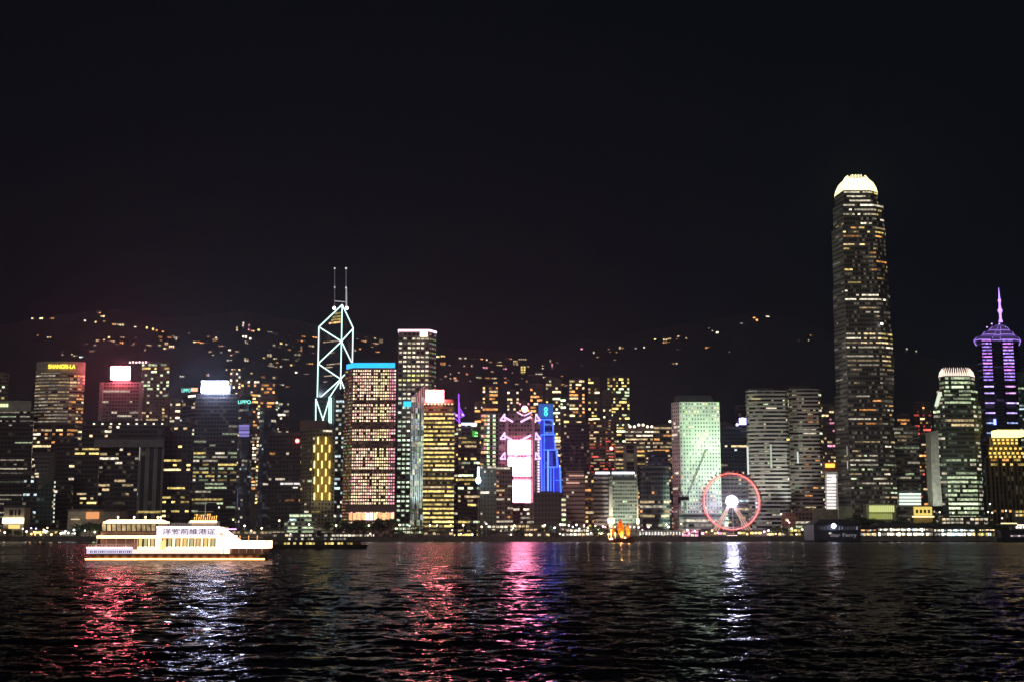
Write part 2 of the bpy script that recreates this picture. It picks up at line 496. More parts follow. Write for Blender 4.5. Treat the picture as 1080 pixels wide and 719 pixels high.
# ------------------------------------------------------------------ water
def make_water():
    rows = []
    py = 800.0
    while True:
        Y = CAMH * FPX / (py - HY) if py > HY else 9999
        if Y > 1046: break
        rows.append(Y)
        py -= 0.20 if py < 640 else 0.32
    rows = [8, 14, 20, 26] + [y for y in rows if y > 29] + [1052.0]
    rows = np.array(rows)
    s = np.concatenate([[-4, -2, -1, -.75], np.linspace(-.6, .6, 1150), [.75, 1, 2, 4]])
    Yg, Sg = np.meshgrid(rows, s, indexing='ij')
    Xg = Yg * Sg
    dr = np.gradient(rows)[:, None]
    Z = np.zeros_like(Xg)
    rs = np.random.RandomState(5)
    N = 84
    for k in range(N):
        lam = 0.5 * (9.0 / 0.5) ** (k / (N - 1.0)) * rs.uniform(.93, 1.07)
        th = rs.normal(0.12, 0.62 if lam > 3 else 0.85)
        kx, ky = math.sin(th) * 2 * math.pi / lam, math.cos(th) * 2 * math.pi / lam
        slope = 0.0165 * (0.8 if lam > 4 else 1.15)
        a = slope * lam / (2 * math.pi) * 1.41
        wgt = np.clip((lam / np.maximum(np.maximum(dr, Yg * 1.2 / 1150), 1e-3) - 2.2) / 2.5, 0, 1)
        ph = kx * Xg + ky * Yg + rs.uniform(0, 6.283)
        Z += a * wgt * (np.sin(ph) + 0.22 * np.sin(2 * ph + 1.57))
    edge = np.clip((1046 - Yg) / 60, 0, 1)
    Z *= edge
    nr, ncol = Xg.shape
    me = bpy.data.meshes.new('water')
    me.vertices.add(nr * ncol)
    me.vertices.foreach_set('co', np.stack([Xg, Yg, Z], -1).astype(np.float32).ravel())
    i = np.arange((nr - 1))[:, None] * ncol + np.arange(ncol - 1)[None, :]
    q = np.stack([i, i + 1, i + 1 + ncol, i + ncol], -1).reshape(-1, 4)
    me.loops.add(q.size)
    me.loops.foreach_set('vertex_index', q.ravel().astype(np.int32))
    me.polygons.add(len(q))
    me.polygons.foreach_set('loop_start', (np.arange(len(q)) * 4).astype(np.int32))
    me.polygons.foreach_set('use_smooth', np.ones(len(q), dtype=bool))
    me.update(calc_edges=True)
    m, t, b = newmat('harbour_water')
    Nn, L = t.nodes, t.links
    g = Nn.new('ShaderNodeNewGeometry')
    def noise(scale, detail, sx, amp):
        mp = Nn.new('ShaderNodeVectorMath'); mp.operation = 'MULTIPLY'; mp.inputs[1].default_value = (sx, 1, 1)
        n = Nn.new('ShaderNodeTexNoise'); n.inputs['Scale'].default_value = scale; n.inputs['Detail'].default_value = detail
        n.inputs['Roughness'].default_value = 0.6
        L.new(g.outputs['Position'], mp.inputs[0]); L.new(mp.outputs[0], n.inputs['Vector'])
        s_ = Nn.new('ShaderNodeVectorMath'); s_.operation = 'SUBTRACT'; s_.inputs[1].default_value = (.5, .5, .5)
        L.new(n.outputs['Color'], s_.inputs[0])
        k = Nn.new('ShaderNodeVectorMath'); k.operation = 'MULTIPLY'; k.inputs[1].default_value = (amp * .8, amp, 0)
        L.new(s_.outputs[0], k.inputs[0])
        return k
    n1 = noise(3.2, 3, .6, 1.0)
    n2 = noise(0.55, 2, .5, 0.20)
    ln = Nn.new('ShaderNodeVectorMath'); ln.operation = 'LENGTH'; L.new(g.outputs['Position'], ln.inputs[0])
    mr = Nn.new('ShaderNodeMapRange'); mr.inputs[1].default_value = 60; mr.inputs[2].default_value = 260; mr.inputs[3].default_value = 0.8; mr.inputs[4].default_value = 5.5
    L.new(ln.outputs['Value'], mr.inputs[0])
    sc2 = Nn.new('ShaderNodeVectorMath'); sc2.operation = 'SCALE'; L.new(n2.outputs[0], sc2.inputs[0]); L.new(mr.outputs[0], sc2.inputs['Scale'])
    gu = Nn.new('ShaderNodeTexNoise'); gu.inputs['Scale'].default_value = 0.035; gu.inputs['Detail'].default_value = 3
    mpg = Nn.new('ShaderNodeVectorMath'); mpg.operation = 'MULTIPLY'; mpg.inputs[1].default_value = (1, .35, 1); L.new(g.outputs['Position'], mpg.inputs[0]); L.new(mpg.outputs[0], gu.inputs['Vector'])
    gm = Nn.new('ShaderNodeMapRange'); gm.inputs[1].default_value = .35; gm.inputs[2].default_value = .65; gm.inputs[3].default_value = .45; gm.inputs[4].default_value = 1.5; L.new(gu.outputs[0], gm.inputs[0])
    gs = Nn.new('ShaderNodeVectorMath'); gs.operation = 'SCALE'; L.new(n1.outputs[0], gs.inputs[0]); L.new(gm.outputs[0], gs.inputs['Scale'])
    a1 = Nn.new('ShaderNodeVectorMath'); a1.operation = 'ADD'; L.new(gs.outputs[0], a1.inputs[0]); L.new(sc2.outputs[0], a1.inputs[1])
    n3 = noise(0.11, 3, .42, 0.9)
    mr3 = Nn.new('ShaderNodeMapRange'); mr3.inputs[1].default_value = 140; mr3.inputs[2].default_value = 420; mr3.inputs[3].default_value = 0.0; mr3.inputs[4].default_value = 1.0
    L.new(ln.outputs['Value'], mr3.inputs[0])
    sc3 = Nn.new('ShaderNodeVectorMath'); sc3.operation = 'SCALE'; L.new(n3.outputs[0], sc3.inputs[0]); L.new(mr3.outputs[0], sc3.inputs['Scale'])
    a15 = Nn.new('ShaderNodeVectorMath'); a15.operation = 'ADD'; L.new(a1.outputs[0], a15.inputs[0]); L.new(sc3.outputs[0], a15.inputs[1])
    a2 = Nn.new('ShaderNodeVectorMath'); a2.operation = 'ADD'; L.new(g.outputs['Normal'], a2.inputs[0]); L.new(a15.outputs[0], a2.inputs[1])
    nm = Nn.new('ShaderNodeVectorMath'); nm.operation = 'NORMALIZE'; L.new(a2.outputs[0], nm.inputs[0])
    # reflection tinted down to darken the water, over a near-black body
    rr = Nn.new('ShaderNodeMapRange'); rr.inputs[1].default_value = 80; rr.inputs[2].default_value = 700; rr.inputs[3].default_value = 0.07; rr.inputs[4].default_value = 0.24
    L.new(ln.outputs['Value'], rr.inputs[0])
    fr = Nn.new('ShaderNodeFresnel'); fr.inputs['IOR'].default_value = 1.33; L.new(nm.outputs[0], fr.inputs['Normal'])
    gl = Nn.new('ShaderNodeBsdfGlossy'); gl.inputs['Color'].default_value = (.42, .42, .47, 1); L.new(rr.outputs[0], gl.inputs['Roughness']); L.new(nm.outputs[0], gl.inputs['Normal'])
    df = Nn.new('ShaderNodeBsdfDiffuse'); df.inputs['Color'].default_value = (.0015, .003, .004, 1)
    mx = Nn.new('ShaderNodeMixShader'); L.new(fr.outputs[0], mx.inputs[0]); L.new(df.outputs[0], mx.inputs[1]); L.new(gl.outputs[0], mx.inputs[2])
    Nn.remove(b); L.new(mx.outputs[0], Nn['Material Output'].inputs[0])
    me.materials.append(m)
    o = bpy.data.objects.new('water', me); COL.objects.link(o)
    o['kind'] = 'structure'
make_water()

# ------------------------------------------------------------------ land and hills
RIDGE = [(-700, 380), (-300, 352), (0, 338), (60, 327), (110, 321), (180, 331), (250, 323), (320, 336), (400, 352), (470, 364), (560, 369), (620, 356), (700, 342), (800, 324), (850, 333), (900, 356), (1000, 378), (1100, 388), (1400, 400), (1900, 410)]
RX = np.array([p[0] for p in RIDGE]); RY = np.array([p[1] for p in RIDGE])
Y0H, Y1H = 1480.0, 2950.0
def hill_z(x, Y):
    px = CX + x / Y * FPX * 1.0
    ry = float(np.interp(px, RX, RY))
    rz = CAMH + (HY - ry) / FPX * Y1H * 0.985
    t = (Y - Y0H) / (Y1H - Y0H)
    if t <= 0: return BASEZ - 0.3
    if t > 1: return rz * (1 - .25 * (t - 1))
    n = math.sin(x * .011 + Y * .004) * .5 + math.sin(x * .023 - Y * .009 + 2) * .3 + math.sin(x * .0051 + Y * .013) * .4
    return BASEZ - .3 + (rz - BASEZ) * (t ** 1.25) + n * 16 * math.sin(math.pi * min(t, 1))
def make_land():
    m = MB()
    m.face([(-5000, 1050, BASEZ), (5000, 1050, BASEZ), (5000, 7000, BASEZ), (-5000, 7000, BASEZ)])
    o = m.build('ground', plain('paving', (0.09, 0.085, 0.08), .85, 0, .3, .1)); o['kind'] = 'structure'
    m = MB()
    x = -1300.0
    while x < 1300:
        m.box(x, x + 11.7, 1048.4, 1050, -2, BASEZ + .35)
        m.box(x, x + 11.9, 1047.9, 1050.3, BASEZ + .35, BASEZ + .75)
        x += 12
    o = m.build('seawall', M_STONEW); ident(o, 'long dark stone seawall running along the far waterfront', 'seawall')
    xs = np.linspace(-1750, 1750, 150); ys = np.linspace(Y0H - 20, 3600, 80)
    V = [(float(x), float(y), hill_z(float(x), float(y)) + 3 * math.sin(x * .09) * math.sin(y * .07)) for y in ys for x in xs]
    nx = len(xs)
    Fc = [(j * nx + i, j * nx + i + 1, (j + 1) * nx + i + 1, (j + 1) * nx + i) for j in range(len(ys) - 1) for i in range(nx - 1)]
    me = bpy.data.meshes.new('hill'); me.from_pydata(V, [], Fc)
    me.polygons.foreach_set('use_smooth', [True] * len(Fc))
    me.materials.append(plain('hill_forest', (0.022, 0.030, 0.048), .95, 0, .3, .02))
    o = bpy.data.objects.new('hill', me); COL.objects.link(o); o['kind'] = 'structure'
make_land()
def on_hill(px, py):
    Y = Y0H
    while Y < 3000:
        p = at(px, py, Y)
        if hill_z(p.x, Y) >= p.z: return p, Y
        Y += 12
    return at(px, py, 2990), 2990
# ------------------------------------------------------------------ towers, from the left
def S(d=.25, L=2.5, c='wyngn', I=(.4, 1.4), **k):
    return dict(d=d, L=L, c=c, I=I, **k)
G_WHITE = glow('white_sign_light', (40, 44, 60), 1.0, True)
G_RED = glow('red_sign_light', (110, 16, 19), 1.0, True)
G_PINKW = glow('pink_screen_light', (30, 7, 11), 1.0, True)
G_WARMSIGN = glow('rosy_sign_light', (66, 13, 14), 1.0, True)
G_CYAN = glow('cyan_light', (0.02, 0.75, 1.9), 1.0, True)
G_YEL = glow('yellow_letters', (3.2, 2.0, 0.15), 1.0)
G_CYANL = glow('cyan_letters', (0.35, 1.4, 1.2), 1.0)
G_TUBE = glow('white_tube', (1.3, 1.9, 1.75), 1.0)
G_WARM = glow('warm_lamp', (5, 3.2, 1.5), 1.0)
G_COOL = glow('cool_lamp', (5, 5.5, 6.5), 1.0)
G_BEACON = glow('red_beacon', (9, 1.2, 1.0), 1.0)

def beacon(root, loc, px, py, Y, mat, r=1.2, name='beacon_lamp'):
    p = at(px, py, Y) - loc
    m = MB(); m.tube((p.x, p.y, p.z - 3), (p.x, p.y, p.z), .25, 5); s = m.build('beacon_stand', M_DARK, root)
    m = MB(); m.ball(p, r); return m.build(name, mat, s)

# left edge
tower('office_tower', 'grey slab end of a tower cut by the left edge of the photo', (-22, 5), 394, 1330, F_GREY, spec=S(.1), seed=1)
t, po, z, loc = tower('office_building', 'broad stone-topped office block at the far left with green-white lit floors', (-30, 33), 423, 1150, F_DARK, 34,
    S(.5, 7, 'gnn', (.10, .42), fu=.92, fv=.30, bands=[(.84, .93, .95), (0, .84, .36)]), seed=2)
m = MB(); a = at(-30, 440, 1150) - loc; b_ = at(33, 424, 1150) - loc
m.box(a.x - .5, b_.x + .5, -1.2, .0, z - 9, z + .5); m.build('stone_parapet', plain('pale_stone', (.34, .33, .28), .8), t)
for k in range(6): panel(t, loc, -8 + k * 2.9, -6 + k * 2.9, 425.6, 428.6, 1148.6, glow('pale_green_letters', (1.6, 2.1, .9), 1), 'sign_block', .6)
# curved hotel
cf = [(36, 7), (41, 3), (50, .6), (60, 0), (72, 1), (80, 4), (88, 10)]
t, po, z, loc = tower('hotel_tower', 'curved pale hotel tower with yellow letters across its crown', cf, 381, 1400, F_STONE, 30,
    dict(faces=[S(.85, 9, 'wn', (.14, .34), fu=.96, fv=.4)] * 3 + [S(.85, 9, 'wn', (.14, .34), fu=.96, fv=.4), S(.5, 2, 'ow', (.2, .9)), S(.45, 1.5, 'ow', (.25, 1.1))]), 3.6, 3.4, yref=430, roof=None, seed=3,
    stages=[(cf, None, 394), ([(p, d + .0) for p, d in cf], 394, 392)])
m = MB(); zt = at(62, 381, 1400).z - loc.z
pf = [p - Vector((loc.x, loc.y, 0)) for p in poly_px([(p, d - 1.2) for p, d in cf], 28, 430, 1400)]
m.hexa(pf, z - 1, zt); m.build('crown_wall', plain('pale_stone', (.34, .33, .28)), t)
text_part('SHANGRI-LA', t, at(66, 386, 1400).x - loc.x, -2.6, at(62, 388.6, 1400).z - loc.z, 4.8, 30, G_YEL)
tower('office_building', 'dark mid-rise below the curved hotel with scattered warm lights', (33, 80), 447, 1250, F_DARK, 26, S(.28, 2, 'won', (.3, 1.4), bands=[(.9, .97, .9), (0, .9, .2)]), seed=4, bw=3.5)
# tapered green glass wedge
t, po, z, loc = tower('glass_tower', 'narrow green-grey glass tower leaning out towards its top beside the green-lit block', (39, 56), 477, 1110, F_TEAL, 20, None, roof=None, seed=5)
m = MB(); a = at(37, 477, 1109) - loc; b_ = at(59, 477, 1109) - loc; c = at(56, 506, 1109) - loc; d_ = at(41, 516, 1109) - loc
m.face([(d_.x, -1.5, d_.z), (c.x, -1.5, c.z), (b_.x, -6, a.z), (a.x, -6, a.z)], [(0, 0), (5, 0), (5, 9), (0, 9)])
m.face([(a.x, -6, a.z), (b_.x, -6, a.z), (b_.x, 2, a.z), (a.x, 2, a.z)])
m.face([(c.x, -1.5, c.z), (c.x, 2, c.z), (b_.x, 2, a.z), (b_.x, -6, a.z)]); m.face([(d_.x, 2, d_.z), (d_.x, -1.5, d_.z), (a.x, -6, a.z), (a.x, 2, a.z)])
m.build('sloping_upper_storeys', facade('grey_wedge', (.12, .13, .125), (.05, .055, .055), .9, .5, .1, .05), t)
for k in range(10):
    p = at(57.2 - k * .15, 508 + k * 4.6, 1108) - loc
    m = MB(); m.box(p.x - .5, p.x + .5, -.8, .1, p.z - .9, p.z + .9); m.build('edge_lamp', glow('edge_lamp', (.8, .85, .7), 1), t)
for k, (x0, x1, yy) in enumerate([(34, 47, 484), (48, 54, 484), (36, 41, 490), (37, 41, 499), (38, 41, 502)]):
    panel(t, loc, x0, x1, yy - .8, yy + .8, 1107, glow('lit_floor_edge', (1.1, .9, .6), 1), 'window', 1)
flood(t, at(48, 560, 1062), at(48, 540, 1110), 5e4, (.6, 1, .8), 70)
tower('office_tower', 'black tower between the green glass wedge and the gate-shaped block', (58, 79), 462, 1170, F_DARK, 24, S(.06), seed=6)
tower('office_building', 'narrow dark block with three small white lights left of the green glass wedge', (24, 39), 500, 1120, F_DARK, 20, S(.14, 1.5, 'nc', (.3, 1.3)), seed=61)

# gate shaped block: two legs and a bridge
def gate_block():
    Y = 1150
    loc = at(125, 545, Y); loc.z = BASEZ
    t = empty('gate_building', loc, 'dark gate-shaped government block, two tall legs joined by a bridge of lit rooms', 'building')
    def blk(name, x0, x1, y0, y1, mat, spec, dy=0, D=30, bw=3.5, sd=0):
        P = poly_px([(x0, dy), (x1, dy)], D, 500, Y)
        P = [p - Vector((loc.x, loc.y, 0)) for p in P]
        body, rf, q = MB(), MB(), []
        zb = 0 if y1 is None else at(125, y1, Y).z - loc.z
        stage(body, rf, q, P, zb, at(125, y0, Y).z - loc.z, 4.0, bw, spec, random.Random(sd))
        rf.face([(p.x, p.y, zb) for p in reversed(P)])
        o = body.build(name, mat, t); rf.build('roof', M_ROOF, o)
        return q
    q = blk('left_leg', 78, 103.5, 466, None, F_DARK, S(.16, 2.0, 'yw', (.6, 1.5), fv=.4, bands=[(.12, .5, .22), (.87, .93, .97)]), 0, 30, 3.2, 4)
    q += blk('right_leg', 146, 172, 466, None, facade('grey_fins', (.15, .145, .15), (.03, .03, .033), .5, 1.0, .1, .03), S(.02), 0, 30, 8, 5)
    q += blk('bridge', 84, 172, 443, 466, F_DARK, S(.08, 1, 'nw', (.6, 1.5), bands=[(.25, .9, .07)]), 1, 28, 3.5, 6)
    q += blk('recessed_block', 104, 145.5, 466, None, F_DARK, S(.1, 2, 'wnn', (.2, .8), bands=[(.4, .95, .12), (0, .4, .04)]), 8, 18, 3.5, 7)
    m = MB(); a = at(100, 471, Y) - loc; b_ = at(173, 463, Y) - loc; m.box(a.x, b_.x, -2.2, 0.6, a.z, b_.z); m.build('pale_beam', plain('pale_grey', (.16, .155, .17)), t)
    add_windows(t, q)
    for k in range(9):
        p = at(99 + k * 9, 446.5, Y - 1) - loc; m = MB(); m.box(p.x - .7, p.x + .7, -1.5, 0, p.z - .6, p.z + .6); m.build('roof_light', glow('rooflight', (1.5, 1.5, 1.2), 1), t)
    for k in range(3):
        p = at(146.5, 468.5, Y - 1) - loc
    m = MB(); a = at(147, 485, Y) - loc; b_ = at(148, 470, Y) - loc; m.box(a.x, b_.x, -1.5, 0, a.z, b_.z); m.build('stair_light', glow('stairlight', (.4, .38, .35), 1), t)
gate_block()
# low curved legislature with warm lit hall
def low_hall():
    Y = 1090; loc = at(100, 550, Y); loc.z = BASEZ
    t = empty('council_building', loc, 'low pale curved building with a warm orange hall behind trees at the left', 'building')
    m = MB(); a = at(72, 538, Y) - loc; b_ = at(126, 538, Y) - loc
    n = 12; P = [(a.x + (b_.x - a.x) * i / n, -6 * math.sin(math.pi * i / n)) for i in range(n + 1)] + [(b_.x, 22), (a.x, 22)]
    m.hexa(P, 0, a.z); m.build('wall', plain('cream_wall', (.42, .38, .32)), t)
    m = MB(); P2 = [(x * 1.03, y - 1.5) for x, y in P]; m.hexa(P2, a.z, a.z + 1.4); m.build('roof', M_ROOF, t)
    for i in range(5):
        x0 = at(91 + i * 2.8, 545, Y - 6).x - loc.x; x1 = at(93.3 + i * 2.8, 545, Y - 6).x - loc.x
        m = MB(); m.box(x0, x1, -6.9, -6, a.z - 7, a.z - 1.2); m.build('hall_window', glow('hall_window', (.95, .38, .14), 1), t)
    panel(t, loc, 75, 84, 546.6, 547.6, Y - 4, glow('strip_w', (.9, .7, .4), 1), 'strip_light', 1)
    flood(t, at(85, 556, Y - 30), at(90, 545, Y), 1.6e4, (1, .75, .5), 80)
low_hall()
# small bright pavilion far left
def left_pavilion():
    Y = 1075; loc = at(15, 560, Y); loc.z = BASEZ
    t = empty('pavilion', loc, 'small boxy pavilion with a glaring white band and square windows at the far left', 'pavilion')
    a = at(3, 560, Y) - loc; b_ = at(26, 535, Y) - loc
    m = MB(); m.box(a.x, b_.x, 0, 14, 0, b_.z); m.build('wall', plain('cream_wall', (.42, .38, .32)), t)
    m = MB(); m.box(a.x - .6, b_.x + .6, -1, 15, b_.z, b_.z + .8); m.build('roof', M_ROOF, t)
    for x0, x1 in ((10, 14), (15.5, 17.5), (19, 22)): panel(t, loc, x0, x1, 537, 543, Y, plain('black_glass', (.02, .02, .02), .2), 'window', .4)
    panel(t, loc, 3.2, 25.5, 545.5, 551.5, Y, glow('pav_band', (3.2, 2.6, 1.5), 1, True), 'light_band', 2)
    panel(t, loc, 9, 21, 553, 557, Y, glow('pav_low', (1.2, .85, .25), 1), 'lower_window', .6)
left_pavilion()

# red sign tower and neighbours
t, po, z, loc = tower('office_tower', 'slim tower with a glowing red-haloed rooftop sign', (103, 147), 403, 1400, facade('mauve_grey_facade', (.12, .10, .115), dimp=.2, dimI=.07), 30,
    S(.22, 3, 'gnn', (.15, .6), bands=[(.52, .62, .85), (.62, .95, .15), (0, .52, .15)]), roof=None, seed=8)
m = MB()
for px in (103.5, 146): 
    a = at(px - 1.5, 470, 1399) - loc; b_ = at(px + 2, 470, 1399) - loc; m.box(a.x, b_.x, -1.5, .0, 40, z)
m.build('corner_pier', plain('pale_mauve', (.22, .19, .2)), t)
a = at(117, 404, 1398) - loc; b_ = at(138, 386, 1398) - loc
m = MB(); m.box(a.x + 1, b_.x - 1, 1, 8, z, b_.z - 2); m.build('sign_support', M_DARK, t)
panel(t, loc, 117.5, 137.5, 386.5, 400, 1398, G_RED, 'sign', 3)
t, po, z, loc = tower('apartment_tower', 'tower of yellow speckled windows just right of the red rooftop sign', (146, 176), 383, 1560, F_RESI, 26, S(.42, 1.3, 'ygw', (.35, 1.4), fu=.7, fv=.55), 4.2, 4.0, seed=9)
for k in range(6):
    beacon(t, loc, 137 + k * 3.4, 382 - .3 * (k % 2), 1558, glow('pinkish_lamp', (3, 1.8, 1.8), 1), 1.3)
# white sign tower
t, po, z, loc = tower('office_tower', 'dark blue tower carrying the blazing white rooftop sign', [(190, 14), (204, 0), (250, 0)], 415, 1300, F_DARK, 30,
    dict(faces=[S(.1), S(.5, 3, 'ygn', (.15, .7), fu=.9, bands=[(.54, .60, .8), (.60, .97, .08), (.38, .54, .55), (0, .38, .12)]), S(.1)]), roof=None, seed=10)
panel(t, loc, 213, 241, 402, 413.6, 1298, G_WHITE, 'sign', 3)
m = MB(); a = at(211, 414, 1300) - loc; b_ = at(243, 406, 1300) - loc; m.box(a.x, b_.x, 1.5, 10, z - 1, b_.z); m.build('sign_support', M_DARK, t)
panel(t, loc, 198.6, 200.8, 437, 447, 1312, glow('oval_lamp', (2, 2.1, 3.2), 1), 'vertical_lamp', 2)
t, po, z, loc = tower('office_building', 'low-topped dark tower with small cyan and orange letters left of the white sign', (188, 208), 414, 1345, F_DARK, 24, S(.08, 2, 'cn', (.3, .7)), roof=None, seed=11)
m = MB(); a = at(190, 414, 1345) - loc; b_ = at(210, 407, 1345) - loc; m.box(a.x, b_.x, 0, 3, z - .5, b_.z); m.build('sign_support', M_DARK, t)
text_part('LIPPO', t, at(196, 412, 1343).x - loc.x, -1, at(196, 413, 1343).z - loc.z, 4, 9.5, G_CYANL)
panel(t, loc, 201.8, 208.5, 408.8, 412.4, 1344, glow('orange_plate', (1.8, .7, .4), 1), 'sign', 1)
tower('office_tower', 'dark tower with blocky yellow lights left of the white rooftop sign tower', (172, 201), 449, 1170, facade('warm_black_wall', (.03, .02, .02), dimp=.05, dimI=.05), 26, S(.17, 1.5, 'yyw', (.6, 1.8), fv=.42), 4.2, 3.9, seed=12)

# faceted twin
def faceted(x0, x1, top, Y, label, col, sd, D=22, text=None):
    r = random.Random(sd)
    xs = [x0, x0 + (x1 - x0) * .3, x0 + (x1 - x0) * .7, x1]
    f1 = [(xs[0], 6), (xs[1], 0), (xs[2], 0), (xs[3], 6)]
    f2 = [(xs[0] + 1.6, 8), (xs[1], 2.5), (xs[2], 2.5), (xs[3] - 1.6, 8)]
    st = []; y = 549; k = 0
    while y > top + 3:
        ny = max(top, y - (20 if k % 2 == 0 else 13)); st.append((f1 if k % 2 == 0 else f2, y, ny)); y = ny; k += 1
    t, po, z, loc = tower('faceted_tower', label, f1, top, Y, facade('mirror_facets', (.09, .10, .13), (.05, .055, .07), .9, .8, .25, .05, (.7, .8, 1), .25), D, S(.07, 1.5, 'cnn', (.1, .5)), stages=st, seed=sd)
    if text: text_part(text, t, at((x0 + x1) / 2, 423, Y).x - loc.x, -1.2, at(258, 425.5, Y).z - loc.z, 3.6, 12, G_CYANL)
    return t, loc
t, loc = faceted(250, 266, 415, 1190, 'faceted glass tower with small white-green letters at its head', None, 13, text='LIPPO')
for yy, ii in ((449, .5), (452, .35), (455.5, .6), (459, .45)):
    panel(t, loc, 252, 263, yy - 1.4, yy + 1.2, 1190, glow('violet_pane_%d' % yy, (.5 * ii, .4 * ii, 1.2 * ii), 1), 'violet_panel', .6)
panel(t, loc, 250.2, 250.9, 515, 535, 1188, glow('blue_tube', (.25, .25, .9), 1), 'corner_tube', .7)
faceted(272, 290, 432, 1260, 'second faceted dark tower right of the lettered one', None, 14)

# dark hotel with beacon
t, po, z, loc = tower('dark_building', 'wide unlit dark building with a red beacon at its right shoulder', (283, 326), 458, 1180, facade('maroon_black', (.035, .025, .03), dimp=.12, dimI=.03), 30, S(.05, 1, 'on', (.2, .6)), seed=15)
beacon(t, loc, 313.5, 464.5, 1176, G_BEACON, 1.9)
for x0, x1, ii in ((296, 299, 1.6), (300, 309, .9), (310, 316, 1.1), (317, 325, 1.7)):
    panel(t, loc, x0, x1, 508.6, 510.6, 1178, glow('lounge_%d' % x0, (ii, ii * .95, ii * .9), 1), 'window', .6)
panel(t, loc, 309, 314, 513, 514.4, 1178, glow('lounge_b', (1.1, 1, .9), 1), 'window', .6)
def lower_tail(t): pass
# yellow bars tower
t, po, z, loc = tower('office_tower', 'brown tower with staggered upright yellow light bars', [(317, 10), (329, 0), (353, 0)], 452, 1120, facade('dotted_olive', (.17, .15, .10), (.02, .02, .015), .5, .5, .1, .12, (1, .9, .5)), 26, dict(faces=[S(.1), S(.05, 1, 'yn', (.3, .7)), S(.05)]), 3.4, 2.9, seed=16)
m = MB(); a = at(316, 452, 1124) - loc; b_ = at(346, 443, 1124) - loc; m.box(a.x, b_.x - 2, 4, 24, z - 1, b_.z); m.build('upper_block', F_BROWN, t)
for k in range(8):
    yy = 460 + k * 8.4
    xs_ = (335.5, 343.5) if k % 2 == 0 else (331.5, 339.5, 347.5)
    for x in xs_: panel(t, loc, x - .45, x + .65, yy + .3, yy + 7.9, 1119, glow('yellow_bar', (3.4, 2.5, .8), 1), 'light_bar', .8)
m = MB(); a = at(330.5, 527, 1120) - loc; b_ = at(349.5, 459, 1120) - loc; m.box(a.x, b_.x, -.3, 0, a.z, b_.z); m.build('lit_backing_panel', plain('mustard_panel', (.30, .23, .04), .6), t)
flood(t, at(340, 560, 1085), at(340, 500, 1120), 3e4, (1, .88, .55), 60)
tower('terraced_block', 'low terraced block with green-white lit floors at the foot of the yellow-bar tower', (303, 331), 541, 1080, facade('green_white_wall', (.32, .38, .32)), 18, S(.5, 3, 'gc', (.3, 1.0)), 3.3, 3, seed=17, roof=None,
      stages=[((300, 333), 560, 550), ((305, 329), 550, 541)])

